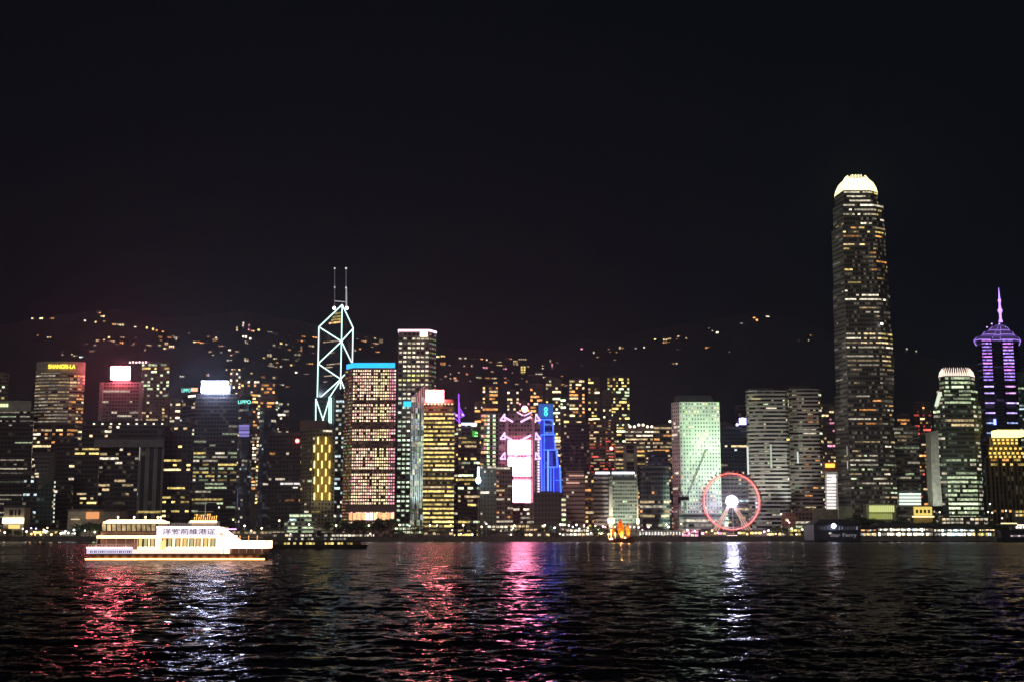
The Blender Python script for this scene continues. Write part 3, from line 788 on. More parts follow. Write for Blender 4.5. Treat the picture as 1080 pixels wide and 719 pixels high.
# ---- braced triangular tower
def braced_tower():
    Y = 1300
    loc = at(352, 545, Y); loc.z = BASEZ
    t = empty('braced_tower', loc, 'tall angular tower outlined by white diagonal light tubes under two masts', 'skyscraper')
    def P(px, py, dy=0):
        return at(px, py, Y + dy) - loc
    L0, L1 = P(336.5, 341.5, 18), P(333.5, 545, 18)
    C0, C1 = P(361, 321.5, 0), P(357, 545, 0)
    R0, R1 = P(372.5, 343.5, 14), P(370, 545, 14)
    L1.x, C1.x, R1.x = L0.x, C0.x, R0.x; L0.y = L1.y; C0.y = C1.y; R0.y = R1.y
    B0 = Vector(((L0.x + R0.x) / 2 - 2, 34, L0.z)); B1 = Vector((B0.x, B0.y, 0))
    L1.z = C1.z = R1.z = 0
    m = MB()
    for a0, a1, b0, b1, n in ((L1, L0, C1, C0, 8), (C1, C0, R1, R0, 5), (R1, R0, B1, B0, 6), (B1, B0, L1, L0, 6)):
        m.face([a1 * 1 if False else a0, b0, b1, a1], [(0, 0), (n, 0), (n, 52), (0, 52 - 4)])
    m.build('shaft', facade('navy_mirror', (.035, .04, .05), (.02, .025, .035), .95, .8, .06, .05, (1, .8, .5), .2), t)
    m = MB(); m.face([L0, C0, B0]); m.face([C0, R0, B0]); m.build('sloping_roof', F_DARK, t)
    # lower, wider prism at the left with its slanted top
    m = MB(); a = P(331.5, 419, 14); b_ = P(359, 400, -.6); c = P(353, 418, -1.5)
    q = [Vector((a.x, 10, 0)), Vector((c.x, -2, 0)), Vector((b_.x, -.8, 0)), Vector((b_.x, 24, 0)), Vector((a.x, 26, 0))]
    tops = [a.z, c.z, b_.z, b_.z - 2, a.z]
    for i in range(5):
        j = (i + 1) % 5
        m.face([q[i], q[j], Vector((q[j].x, q[j].y, tops[j])), Vector((q[i].x, q[i].y, tops[i]))], [(0, 0), (6, 0), (6, 30), (0, 30)])
    m.face([Vector((q[i].x, q[i].y, tops[i])) for i in range(5)])
    m.build('lower_prism', F_TEAL, t)
    # lit sky lounge behind the apex
    m = MB()
    for yy, x0, x1, cc in ((330, 352, 360, (.35, .3, .12)), (333.5, 350, 360, (.4, .33, .1)), (336.5, 348, 360, (.5, .38, .12)), (339.5, 345.5, 360, (1.3, .75, .3))):
        a, b_ = P(x0, yy + .9, 0), P(x1, yy - .9, 0)
        yl = lambda x: (C0.x - x) / (C0.x - L0.x) * (L0.y - C0.y) + C0.y - .8
        m.face([(a.x, yl(a.x), a.z), (b_.x, yl(b_.x), a.z), (b_.x, yl(b_.x), b_.z), (a.x, yl(a.x), b_.z)], None, cc)
    m.build('sky_lounge_window', MWIN, t, lamp=True)
    for yy, x0, x1 in ((359, 339, 358), (383, 343, 359), (386, 340, 350), (395, 340, 352), (401, 339, 344), (371, 346, 352)):
        m = MB(); a, b_ = P(x0, yy + .5), P(x1, yy - .5)
        m.face([(a.x, yl(a.x), a.z), (b_.x, yl(b_.x), a.z), (b_.x, yl(b_.x), b_.z), (a.x, yl(a.x), b_.z)], None, (.5, .38, .25)); m.build('window', MWIN, t, lamp=True)
    def onL(py, k):  # k 0 at left corner, 1 at centre edge
        x = L0.x + (C0.x - L0.x) * k; y = L0.y + (C0.y - L0.y) * k - .7
        return Vector((x, y, P(348, py).z))
    def onR(py, k):
        x = C0.x + (R0.x - C0.x) * k; y = C0.y + (R0.y - C0.y) * k - .7
        return Vector((x, y, P(366, py).z))
    T = [(onL(342, 0), onL(443, 0)), (onL(321.5, 1), onL(410, 1)), (onR(343.5, 1), onR(383, 1)), (onL(342, 0), onL(321.5, 1)), (onR(321.5, 0), onR(343.5, 1)),
         (onL(342, 0), onL(360, 1)), (onL(360, 1), onL(381, 0)), (onL(381, 0), onL(399.5, 1)), (onL(399.5, 1), onL(420, 0)),
         (onR(360, 0), onR(344.5, 1)), (onR(360, 0), onR(382, 1)), (onR(399.5, 0), onR(384, 1)), (onR(399.5, 0), onR(409, .33))]
    def Q(px, py): 
        p = P(px, py, -3); p.y = -3.2; return p
    T += [(Q(333.2, 420), Q(333, 446)), (Q(333.4, 421), Q(342, 446)), (Q(348, 418), Q(339.5, 446)), (Q(347.2, 418), Q(347, 446)), (Q(360, 399.5), Q(348, 418)), (Q(349.2, 419), Q(349.2, 446))]
    for a, b_ in T:
        m = MB(); m.tube(a, b_, .62, 6); m.build('light_tube', G_TUBE, t)
    for px, top, low, rr in ((353, 283, 324, .35), (365, 283, 304, .4), (365.3, 303, 324, .95)):
        a = P(px, low, 12); b_ = P(px, top, 12)
        m = MB(); m.tube(a, b_, rr, 6, r2=rr * .7); m.build('mast', glow('mast_glow_%d' % int(rr * 10), (.42, .40, .42) if rr > .5 else (.13, .13, .15), 1), t)  # masts glow themselves in place of light falling on them
    for px, py, rr, mt in ((353, 283, .9, 'dim'), (365, 283, 1.1, 'dim'), (353, 303, .8, 'dim'), (365, 303.5, 1, 'dim'), (352.5, 325, 1.8, 'hot'), (365.8, 325, 1.8, 'hot')):
        m = MB(); m.ball(P(px, py, 12), rr); m.build('mast_lamp', glow('mast_lamp_' + mt, (4, 3.9, 3.6) if mt == 'hot' else (1, .9, .85), 1), t)
    a, b_ = P(353, 317.5, 12), P(364, 318.5, 12)
    m = MB(); m.tube(a, b_, .5, 5); m.build('mast_brace', glow('mast_glow_9', (.42, .40, .42), 1), t)
braced_tower()
tower('office_tower', 'slim dark green tower squeezed between the white-braced and cyan-topped towers', (353, 366), 416, 1160, F_TEAL, 22, S(.25, 1, 'nc', (.25, .9)), 4.2, 3, seed=18, roof=None)
o = bpy.data.objects['office_tower']

# ---- cyan topped tower with coloured dots
def fn_cyan(i, j, ni, nj, r):
    u = i / ni; v = 1 - (j + .5) / nj
    for a, b_ in ((.195, .215), (.33, .35), (.435, .475), (.60, .615), (.945, 1)):
        if a <= v < b_: return None
    if (i % 3 == 2 and u < .75) and r.random() < .35: return None
    if u > .80: c = (1, .30, .42) if r.random() < .6 else (1, .75, .65)
    elif .52 < u <= .80: c = (1, .84, .42) if r.random() < .85 else (1, .55, .4)
    else: c = r.choice([(1, .6, .42), (1, .78, .45), (1, .5, .42), (1, .85, .6)])
    if v > .65 and u <= .45: c = r.choice([(1, .68, .4), (1, .42, .42), (.95, .9, .5)])
    k = r.uniform(.8, 1.9) * (1.0 if u <= .80 else .85)
    return tuple(x * k for x in c)
t, po, z, loc = tower('office_tower', 'square tower of red, pink and yellow light dots under a bright cyan rim', [(362, 12), (371, 0), (417, 0)], 389, 1110, facade('warm_dark_grid', (.14, .085, .07), (.02, .015, .015), .7, .6, .4, .12, (1, .5, .4)), 34,
    dict(faces=[S(.55, 1, 'ogw', (.1, .5), mode='grid', fu=.5, fv=.4), S(.97, 1, mode='grid', fu=.62, fv=.52, fn=fn_cyan), S(.1)]), 2.75, 2.05, seed=19, roof=None)
m = MB(); P8 = [p - Vector((loc.x, loc.y, 0)) for p in poly_px([(363.5, 12), (371.5, 0), (416, 0)], 32, (389 + 545) / 2, 1110)]
m.hexa(P8, z - 1, z + 1.2); m.build('cornice', plain('pale_stone', (.34, .33, .28)), t)
zc = at(390, 382, 1110).z - loc.z
m = MB(); Pc = [(p.x * .985, p.y + (.6 if p.y < 5 else 0)) for p in P8]; m.hexa(Pc, z + 1.2, zc - .3); m.build('cyan_rim_light', G_CYAN, t)
m = MB(); m.hexa([(p[0] * 1.01, p[1]) for p in Pc], zc - .3, zc + .2); m.build('roof_slab', M_ROOF, t)
m = MB(); a = at(366, 548, 1108) - loc; b_ = at(418, 532, 1108) - loc; m.box(a.x, b_.x, -6, -.3, b_.z - 6, b_.z); m.build('lobby_canopy', F_BROWN, t)
for k in range(11):
    x0 = 368 + k * 4.4
    cc = (1.6, 1.2, 1.9) if k in (4, 5) else random.Random(k).choice([(1.5, .8, .35), (1.3, .6, .25), (1.7, 1.1, .6)])
    panel(t, loc, x0, x0 + 3.7, 540.5, 547.8, 1104, glow('lobby_%d' % k, cc, 1), 'lobby_window', 1)

# ---- pink rimmed tall square tower
def fn_pr(i, j, ni, nj, r):
    u = i / ni; v = 1 - (j + .5) / nj
    if r.random() < .12: return None
    if v < .03: return None
    k = r.uniform(.5, 1.15)
    if .27 < v < .30 or .42 < v < .44: k *= .3
    c = (1, .9, .62) if v < .35 else (.8, 1, .72)
    if .2 < v < .25: c = (1, 1, .35)
    return tuple(x * k for x in c)
t, po, z, loc = tower('skyscraper', 'tall square tower with a thin pink-white rim and a mesh of pale lights', [(419, 0), (452, 0), (459.5, 12)], 350, 1250, facade('grey_lattice', (.16, .16, .15), (.02, .022, .02), .62, .55, .3, .12, (.9, 1, .8)), 34,
    dict(faces=[S(.9, 1, mode='grid', fu=.66, fv=.42, fn=fn_pr), S(.8, 1, 'gn', (.1, .3), mode='grid', fu=.5, fv=.4), S(.1)]), 4.6, 4.3, seed=20, roof=None)
m = MB(); Pz = [(p.x * 1.02, p.y - .8 if p.y < 15 else p.y) for p in po]; m.hexa(Pz, z + .4, z + 2.4); m.build('pink_rim_light', glow('pink_rim', (3.0, 1.7, 2.1), 1, True), t)
m = MB(); m.hexa([(p[0] * .97, p[1] + 1) for p in Pz], z, z + .4); m.build('roof', M_ROOF, t)
panel(t, loc, 443, 451, 350.5, 355, 1249, glow('small_sign', (3.5, 2.8, 2), 1), 'sign', 1)
panel(t, loc, 425.5, 436, 423, 428.5, 1249, glow('cyan_mark', (.05, .9, 1.6), 1), 'cyan_sign', 1)
# ribbed silver tower
t, po, z, loc = tower('ribbed_tower', 'silver tower with close upright ribs and a slanted top, left of the amber-banded one', [(433, 2), (440, 0), (447.5, 3)], 418, 1140, F_STRIPE, 22, S(.35, 1, 'cgn', (.15, .6), fv=.9), 5, 1.9, seed=21, roof=None, cap=60)
m = MB(); zt = at(447, 405, 1140).z - loc.z
q = [Vector((p.x, p.y, z)) for p in po]
m.face([q[0], q[1], Vector((q[1].x, q[1].y, z + 4))], [(0, 0), (4, 0), (4, 1)]); m.face([q[1], q[2], Vector((q[2].x, q[2].y, zt)), Vector((q[1].x, q[1].y, z + 4))], [(0, 0), (4, 0), (4, 2), (0, 1)])
m.face([q[0], Vector((q[1].x, q[1].y, z + 4)), Vector((q[2].x, q[2].y, zt)), Vector((q[3].x, q[3].y, zt)), q[4]])
m.face([q[2], q[3], Vector((q[3].x, q[3].y, zt)), Vector((q[2].x, q[2].y, zt))]); m.face([q[3], q[4], Vector((q[3].x, q[3].y, zt))])
m.build('slanted_top', F_STRIPE, t)
flood(t, at(440, 562, 1100), at(440, 490, 1140), 4.5e5, (.85, 1, .95), 50)
# amber banded
t, po, z, loc = tower('office_tower', 'amber-banded tower with a rosy white sign on its roof', [(446.5, 0), (479, 0)], 425, 1105, facade('amber_dark', (.10, .085, .05), (.02, .02, .01), 1, .5, .5, .22, (1, .8, .3)), 32,
    S(.93, 6, 'yyyw', (.5, 1.5), fu=.93, fv=.42, bands=[(.93, .97, .5), (.47, .93, .93), (.41, .46, .35), (.05, .40, .93)]), 3.75, 2.1, seed=22, roof=None)
panel(t, loc, 449.5, 468, 411.5, 423.5, 1104, G_WARMSIGN, 'sign', 2.5)
m = MB(); a = at(447, 425, 1105) - loc; b_ = at(478, 421, 1105) - loc; m.box(a.x, b_.x, .5, 20, z, b_.z); m.build('plant_floor', plain('red_brown', (.25, .10, .09)), t)
for k in range(9):
    p = at(448 + k * 3.6, 425.8, 1104) - loc; m = MB(); m.ball((p.x, -1, p.z), .7, 8, 5); m.build('eave_lamp', glow('eave_lamp', (2.4, 1.4, .7), 1), t)
# violet spire building
t, po, z, loc = tower('office_tower', 'dark tower topped by a violet ladder spire and a short white-blue strip', [(479, 3), (483, 0), (506, 0)], 446, 1190, F_DARK, 26, dict(faces=[S(.1), S(.38, 2, 'wyg', (.35, 1.3)), S(.1)]), 3.9, 3, seed=23, roof=None)
G_VIO = glow('violet_tube', (.55, .12, 1.5), 1)
def vt(a, b_, r=.55, nm='spire_tube'):
    p, q = at(*a, 1200) - loc, at(*b_, 1200) - loc; m = MB(); m.tube(p, q, r, 5); m.build(nm, G_VIO, t)
vt((484, 446), (483.8, 415), .6); vt((485, 446), (484.6, 424), .4)
for a, b_ in (((477.5, 432), (483, 440)), ((484.3, 429), (490, 438)), ((490, 438), (484.5, 440)), ((484, 434), (488, 436)), ((478, 433), (478.5, 440)), ((478.5, 440), (484, 444))): vt(a, b_, .4)
beacon(t, loc, 488, 437, 1199, glow('violet_lamp', (1.6, .8, 3), 1), 1.1)
beacon(t, loc, 481.5, 437.5, 1199, glow('violet_lamp', (1.6, .8, 3), 1), 1.1)
panel(t, loc, 486.5, 503, 445.6, 447.9, 1188, glow('blue_white_strip', (1.6, 2.0, 3.2), 1), 'sign', 1.2)
panel(t, loc, 498, 503, 454, 460, 1188, glow('green_panel', (.02, .35, .03), 1), 'green_panel', .8)
panel(t, loc, 501, 504, 455.5, 456.8, 1186, glow('green_panel_hot', (.5, 1.6, .5), 1), 'green_strip', .8)
panel(t, loc, 500, 504, 458.8, 459.8, 1186, glow('green_panel_hot', (.5, 1.6, .5), 1), 'green_strip', .8)
# tower with two columns of green white dots
def fn_col(i, j, ni, nj, r):
    if i in (0, 1): return tuple(x * r.uniform(.3, 1.2) for x in (1, .6, .3)) if r.random() < .6 else None
    if i in (ni // 2 - 1, ni // 2 + 1): return tuple(x * r.uniform(.6, 1.3) for x in (.8, 1, .6))
    return None
tower('office_tower', 'grey tower with two upright columns of green-white lights left of the glowing screens', [(507, 0), (529, 0)], 436, 1260, facade('cold_grey', (.17, .175, .18)), 26, S(1, 1, mode='grid', fu=.9, fv=.6, fn=fn_col), 4.0, 3.1, seed=24)
# lamp mast with glare
def light_mast(px, y0, y1, Y, label):
    loc = at(px, 560, Y); loc.z = BASEZ
    t = empty('floodlight_mast', loc, label, 'light mast')
    p = at(px, y1, Y) - loc
    m = MB(); m.tube((0, 0, 0), (p.x, 0, p.z), .5, 8, r2=.25); m.build('mast', M_STEEL, t)
    q = at(px, y0, Y) - loc
    m = MB(); m.tube((p.x, 0, p.z), (p.x, 0, q.z), .8, 8); m.build('lamp_column', glow('blue_white_lamp', (9, 13, 18), 1), t)
    m = MB(); m.ball((p.x, 0, p.z), 2.1, 12, 8, sz=1.4); m.build('lamp_head', glow('blue_white_lamp', (9, 13, 18), 1), t)
light_mast(504.5, 492, 506, 1085, 'tall mast with a glaring blue-white lamp in front of the brown blocks')
tower('office_building', 'olive-grey windowless side of a block just right of the glaring lamp mast', [(506, 0), (524, 0)], 490, 1100, facade('olive_plain', (.15, .155, .11), fu=.3, fv=.3, dimp=.02), 24, S(.06, 1, 'n', (.5, 1.1), fu=.5), 3.6, 3, seed=25, roof=None)
tower('office_building', 'brown block with stacked lit bands in front of the three screens', [(523.5, 0), (541, 0)], 491, 1092, F_BROWN, 24, S(.6, 3, 'own', (.25, 1.1), fu=.9, fv=.42), 3.7, 2.4, seed=26, roof=None)

# ---- screens building with coat-hanger trusses
def screens_building():
    Y = 1200; loc = at(549, 545, Y); loc.z = BASEZ
    t = empty('truss_building', loc, 'building with three stacked white-pink screens and hanging steel trusses', 'bank building')
    P = [p - Vector((loc.x, loc.y, 0)) for p in poly_px([(526, 4), (536, 4), (536, 0), (562, 0), (562, 4), (570, 4)], 34, 500, Y)]
    body, rf, q = MB(), MB(), []
    z1 = at(549, 446, Y).z - loc.z
    stage(body, rf, q, P, 0, z1, 4, 3, S(.35, 2, 'npw', (.2, .8), bands=[(0, .25, .6), (.25, .8, .12)]), random.Random(27))
    P2 = [p - Vector((loc.x, loc.y, 0)) for p in poly_px([(536, 2), (560, 2)], 26, 500, Y)]
    stage(body, rf, q, P2, z1, at(549, 436, Y).z - loc.z, 4, 3, S(.6, 3, 'yn', (.2, .6)), random.Random(28), tag0=600)
    body.build('facade', facade('mauve_panels', (.2, .16, .18)), t); rf.build('roof', M_ROOF, t)
    add_windows(t, q)
    for x0, x1, y0, y1 in ((536, 559.5, 464, 479), (536, 559.5, 482.5, 501.5), (536, 559.5, 506, 529)):
        panel(t, loc, x0, x1, y0, y1, Y - 1, G_PINKW, 'screen', 1.5)
    Gp = glow('pink_tube', (1.5, .9, 1.5), 1); Gd = glow('pink_dim', (.16, .06, .10), 1)
    def tb(a, b_, r=.8, mt=Gp, nm='truss_bar', dy=-3):
        p, q_ = at(*a, Y + dy) - loc, at(*b_, Y + dy) - loc; m = MB(); m.tube(p, q_, r, 5); m.build(nm, mt, t)
    for yy in (442, 461.5, 482.5):
        for s, xc in ((-1, 535.5), (1, 562)):
            ax = -9 if s < 0 else 9
            tb((xc - 8 if s < 0 else xc + 8, yy + 1), (xc - 3 if s < 0 else xc + 3, yy - 6)); tb((xc - 8 if s < 0 else xc + 8, yy + 1), (xc - 2 if s < 0 else xc + 2, yy + 1))
            tb((xc - 3 if s < 0 else xc + 3, yy - 6), (xc - 3 if s < 0 else xc + 3, yy + 1), .5)
        if yy < 480:
            tb((531, yy - 3), (541, yy + 2.5), 1.0); tb((560, yy - 3), (549, yy + 2.5), 1.0)
        else:
            tb((537, yy - 2), (548, yy + 1), .6); tb((560, yy - 2), (549, yy + 1), .6)
    tb((540, 532), (548, 536), .9); tb((559, 530), (550, 535), .9); tb((541, 536), (558, 529), .7)
    for x in (534.5, 562.5): tb((x, 545), (x, 440), 1.5, Gd, 'mast_column', -2)
    for k in range(22):
        p = at(568, 460 + k * 2.9, Y + 2) - loc; m = MB(); m.box(p.x - .9, p.x + .9, p.y - 1, p.y, p.z - .9, p.z + .7); m.build('stair_light', glow('stair_white', (1.6, 1.3, 1.5), 1), t)
    p = at(553.5, 431, Y) - loc; m = MB(); m.ball(p, 3.1, 12, 8); m.build('roof_lamp', glow('pink_ball', (6, 2.2, 2.8), 1, True), t)
    m = MB(); m.tube((p.x, 0, p.z - 8), (p.x, 0, p.z), .5, 6); m.tube((p.x - 1, 0, p.z), (p.x - 1.4, 0, p.z + 9), .3, 5); m.build('roof_crane', M_STEEL, t)
    tb((545, 434), (552, 438), .7); tb((561, 434), (553, 438), .7)
screens_building()

# ---- blue outlined tower
def blue_tower():
    Y = 1235
    st = [([(568, 0), (594, 0)], None, 521), ([(569.5, 0), (593, 0)], 521, 506), ([(569.5, 0), (590, 0)], 506, 490), ([(568.5, 0), (587.5, 0)], 490, 474), ([(567.5, 0), (584.5, 0)], 474, 458), ([(567, 0), (583, 0)], 458, 441), ([(567.5, 0), (583.5, 0)], 441, 424.5)]
    t, po, z, loc = tower('stepped_tower', 'stepped tower outlined in vivid blue tubes with a cyan emblem on its head', st[0][0], 424.5, Y, F_BLUE, 24, S(.12, 1, 'b', (.3, .9)), 3.6, 3, yref=500, stages=st, roof=None, seed=29)
    G = glow('blue_tube_bright', (.10, .34, 4.2), 1, True); G2 = glow('pale_blue_tube', (.25, .5, 3.0), 1)
    def tb(a, b_, r=.6, mt=G, dy=-1.2):
        p, q_ = at(*a, Y + dy) - loc, at(*b_, Y + dy) - loc; m = MB(); m.tube(p, q_, r, 5); m.build('light_tube', mt, t)
    tb((568.5, 442), (583, 442)); tb((568.5, 442), (569, 460)); tb((583, 442), (583.5, 458)); tb((574, 442), (574, 519), .45)
    tb((570.5, 458), (585, 458)); tb((570.5, 458), (571.5, 519)); tb((585, 458), (585.5, 474)); tb((573, 474), (588, 474)); tb((578, 474), (578, 519), .9, G2); tb((587, 474), (588, 492), .9, G)
    tb((589, 492), (579, 492)); tb((584, 492), (584, 519), .5); tb((590.5, 492), (591.5, 519), .8); tb((586, 506), (593, 506), .4); tb((581, 492), (581, 519), .5)
    for x0, x1, y0, y1 in ((569, 573, 443, 457), (571.5, 573, 459, 518), (575, 584, 460, 473), (585.5, 590, 493, 518), (579, 583, 476, 490)):
        panel(t, loc, x0, x1, y0, y1, Y - .3, glow('blue_panel', (.008, .03, .55), 1, True), 'blue_panel', .4)
    panel(t, loc, 568, 583.5, 425.5, 440.5, Y - .3, glow('blue_head', (.005, .10, .42), 1), 'emblem_panel', .5)
    E = glow('cyan_emblem', (.15, 1.6, 1.9), 1)
    # interlocked vertical s-curves
    for sgn in (1, -1):
        m = MB(); pts = []
        for k in range(13):
            a = k / 12 * 2 * math.pi
            pts.append((575.7 + sgn * 1.5 * math.sin(a * 1.0), 429 + k * .75))
        for a, b_ in zip(pts[:-1], pts[1:]):
            m.tube(at(*a, Y - 1.6) - loc, at(*b_, Y - 1.6) - loc, .55, 5)
        m.build('emblem', E, t)
    panel(t, loc, 585, 591, 463.2, 465, Y + 3, glow('warm_strip', (3, 2.2, 1.3), 1), 'strip_light', 1)
blue_tower()
tower('office_building', 'plain grey-olive box between the blue tower and the pink granite block', [(541, 0), (566, 0)], 530, 1130, facade('tan_plain', (.24, .19, .15), fu=.3, fv=.3, dimp=.02), 22, S(.2, 1, 'n', (.2, .7)), seed=30, roof=None)
t, po, z, loc = tower('office_building', 'plain dark grey box with fine joints directly below the blue outlined tower', [(563, 0), (592, 0)], 519.5, 1085, facade('grid_dark_olive', (.10, .092, .078), (.06, .056, .05), .8, .8, 0, 0), 26, None, 4, 3, seed=31)
def fn_ladder(i, j, ni, nj, r): return tuple(x * r.uniform(.7, 1.5) for x in (1, .85, .55)) if j % 1 == 0 else None
tower('stair_tower', 'narrow stair tower with a ladder of warm windows left of the pink granite block', [(591.5, 0), (597.5, 0)], 524, 1083, F_GREY, 12, S(1, 1, mode='grid', fu=.7, fv=.45, fn=fn_ladder), 4.2, 6, seed=32, roof=None)
# pink granite
t, po, z, loc = tower('granite_building', 'floodlit pink granite block with a stepped top', [(595, 0), (617, 0)], 504, 1120, F_PINK, 26, S(.05, 1, 'n', (.3, .7)), 3.6, 2.4, seed=33, yref=520, roof=None,
    stages=[([(594, 2), (597, 0), (617, 0)], None, 503), ([(597, 2), (616, 2)], 503, 496)])
panel(t, loc, 597, 611, 508.2, 509.4, 1119, glow('cornice_glow', (.95, .5, .4), 1), 'cornice_light', 1)
panel(t, loc, 600, 616, 500.6, 501.6, 1119, glow('cornice_glow', (.95, .5, .4), 1), 'cornice_light', 1)
flood(t, at(606, 562, 1068), at(606, 520, 1120), 5e5, (1, .80, .70), 80)
tower('office_building', 'brownish side wing with scattered warm windows right of the pink granite block', [(617, 0), (627, 0)], 500, 1125, F_BROWN, 22, S(.3, 1, 'yow', (.3, 1.2)), seed=34, roof=None)
# paired grey blocks
t, po, z, loc = tower('office_building', 'left grey-pink block of the pair, striped, under a white roof strip', [(626, 0), (643, 0)], 499, 1090, facade('striped_rose', (.30, .25, .23), (.04, .035, .035), 1, .5, 0, 0), 30, None, 3.6, 3, seed=35, roof=None)
panel(t, loc, 628, 643, 497.2, 499.2, 1089, glow('roof_strip', (2.6, 2.6, 3.2), 1, True), 'roof_strip_light', 1.4)
flood(t, at(634, 563, 1060), at(634, 515, 1090), 1.6e5, (1, .88, .82), 80)
t, po, z, loc = tower('office_building', 'right grey-green block of the pair, fine grid, under a white roof strip', [(643, 1), (646, 0), (672, 0)], 499, 1086, facade('fine_green_grid', (.26, .28, .22), (.04, .045, .04), .8, .5, .5, .10, (.8, 1, .8)), 30, dict(faces=[S(.02), S(.12, 1.3, 'gn', (.2, .7))]), 3.2, 2.2, seed=36, roof=None)
panel(t, loc, 645.5, 669, 497.2, 499.2, 1084, glow('roof_strip', (2.6, 2.6, 3.2), 1, True), 'roof_strip_light', 1.4)
m = MB(); a = at(646, 506, 1086) - loc; b_ = at(669, 502, 1086) - loc; m.box(a.x, b_.x, -.5, -.1, a.z, b_.z); m.build('dark_strip', M_DARK, t)  # dark strip standing proud of the wall below the roof strip
flood(t, at(660, 563, 1056), at(658, 520, 1086), 0.9e5, (.85, 1, .85), 80)
tower('office_tower', 'dark slate tower behind the pink granite block with a faint sign', [(592, 0), (622, 0)], 447, 1400, F_DARK, 30, S(.05, 1, 'nw', (.2, .6)), seed=37)
tower('apartment_tower', 'reddish brick tower with tiny lights behind the paired grey blocks', [(620, 0), (651, 0)], 444, 1500, F_BROWN, 26, S(.4, 1.1, 'orw', (.15, .7), fu=.6, fv=.5), 3.6, 3.4, seed=38)
t, po, z, loc = tower('framed_building', 'grey-framed block with three dark window bays behind the right grey block', [(648, 0), (682, 0)], 469, 1250, facade('pale_frame', (.28, .27, .23), (.02, .02, .02), .7, .85, .2, .1), 26, S(.45, 1, 'wyo', (.25, 1.1), fu=.7, fv=.4), 4, 11, seed=39)
beacon(t, loc, 644.8, 472.5, 1245, G_BEACON, 1.8)
t, po, z, loc = tower('tiered_building', 'tiered block with a crest of round white lamps behind the framed block', [(660, 0), (692, 0)], 449, 1330, F_BROWN, 26, S(.55, 4, 'own', (.4, 1.3), fu=.9, fv=.4), 4, 3, seed=40)
for k in range(6): beacon(t, loc, 664.5 + k * 4.6, 449.5 - (1.8 if k in (2, 3) else 0), 1325, glow('crest_lamp', (2.8, 2.4, 1.8), 1), 1.4)
t, po, z, loc = tower('office_building', 'block with reddish top floor left of the pale green tower', [(690, 0), (710, 0)], 449, 1300, F_GREY, 24, S(.4, 3, 'wop', (.3, 1.0)), seed=41)
beacon(t, loc, 706.5, 444, 1298, glow('crest_lamp', (2.8, 2.4, 1.8), 1), 1.4)
tower('office_building', 'bluish dim block between the tiered block and the pale green tower', [(684, 0), (708, 0)], 478, 1220, facade('blue_grey', (.07, .07, .11), dimp=.35, dimI=.08, dimc=(.6, .6, 1)), 22, S(.2, 1.2, 'nw', (.2, .8)), seed=42)
tower('office_tower', 'black office tower with a few orange floors left of the pale green tower', [(674.5, 0), (706, 0)], 492, 1095, F_DARK, 28, S(.25, 2.5, 'onw', (.25, 1.1), bands=[(0, .55, .33), (.55, 1, .05)]), 4, 2.6, seed=43)

# ---- pale green tower with round-window grid
def fn_j(i, j, ni, nj, r):
    v = 1 - j / nj
    if r.random() > .17 * (2.6 if (.25 < v < .36 and .3 < i / ni < .65) or v < .12 else 1): return None
    return tuple(x * r.uniform(.5, 1.4) for x in (1, .95, .55))
t, po, z, loc = tower('pale_tower', 'bright pale green tower with a fine grid of round windows', [(709, 9), (717.5, 0), (760, 0)], 423.5, 1120, F_GREEN, 36,
    dict(faces=[S(.05, 1, 'n', (.3, .7)), S(1, 1, mode='grid', fu=.42, fv=.42, fn=fn_j), S(.05)]), 3.35, 2.45, seed=44, roof=None)
m = MB(); P3 = [(p.x * .86, p.y * .8 + 4) for p in po]; P4 = [(p.x * .74, p.y * .7 + 5) for p in po]; zt = at(735, 416, 1120).z - loc.z
m.hexa(P3, z, zt, top=P4); m.build('set_back_roof', plain('slate_green', (.10, .13, .12)), t)
for px_ in (697, 778):
    q_ = at(px_, 556, 1079)
    flood(t, q_, at(738, 436, 1120), 5.5e5, (.66, 1.0, .62), 34, .8, 2)
    flood(t, q_, at(738, 475, 1120), 1.7e5, (.66, 1.0, .62), 50, .8, 2)
    flood(t, q_, at(738, 530, 1120), 0.9e5, (.66, 1.0, .68), 80, .8, 2)
tower('podium_building', 'dark banded podium at the foot of the pale green tower', [(716, 0), (768, 0)], 541, 1085, facade('slate_bands', (.12, .13, .13), (.02, .02, .02), 1, .4, .1, .1), 22, S(.25, 3, 'cn', (.2, .6)), 3.6, 4, seed=45, roof=None)
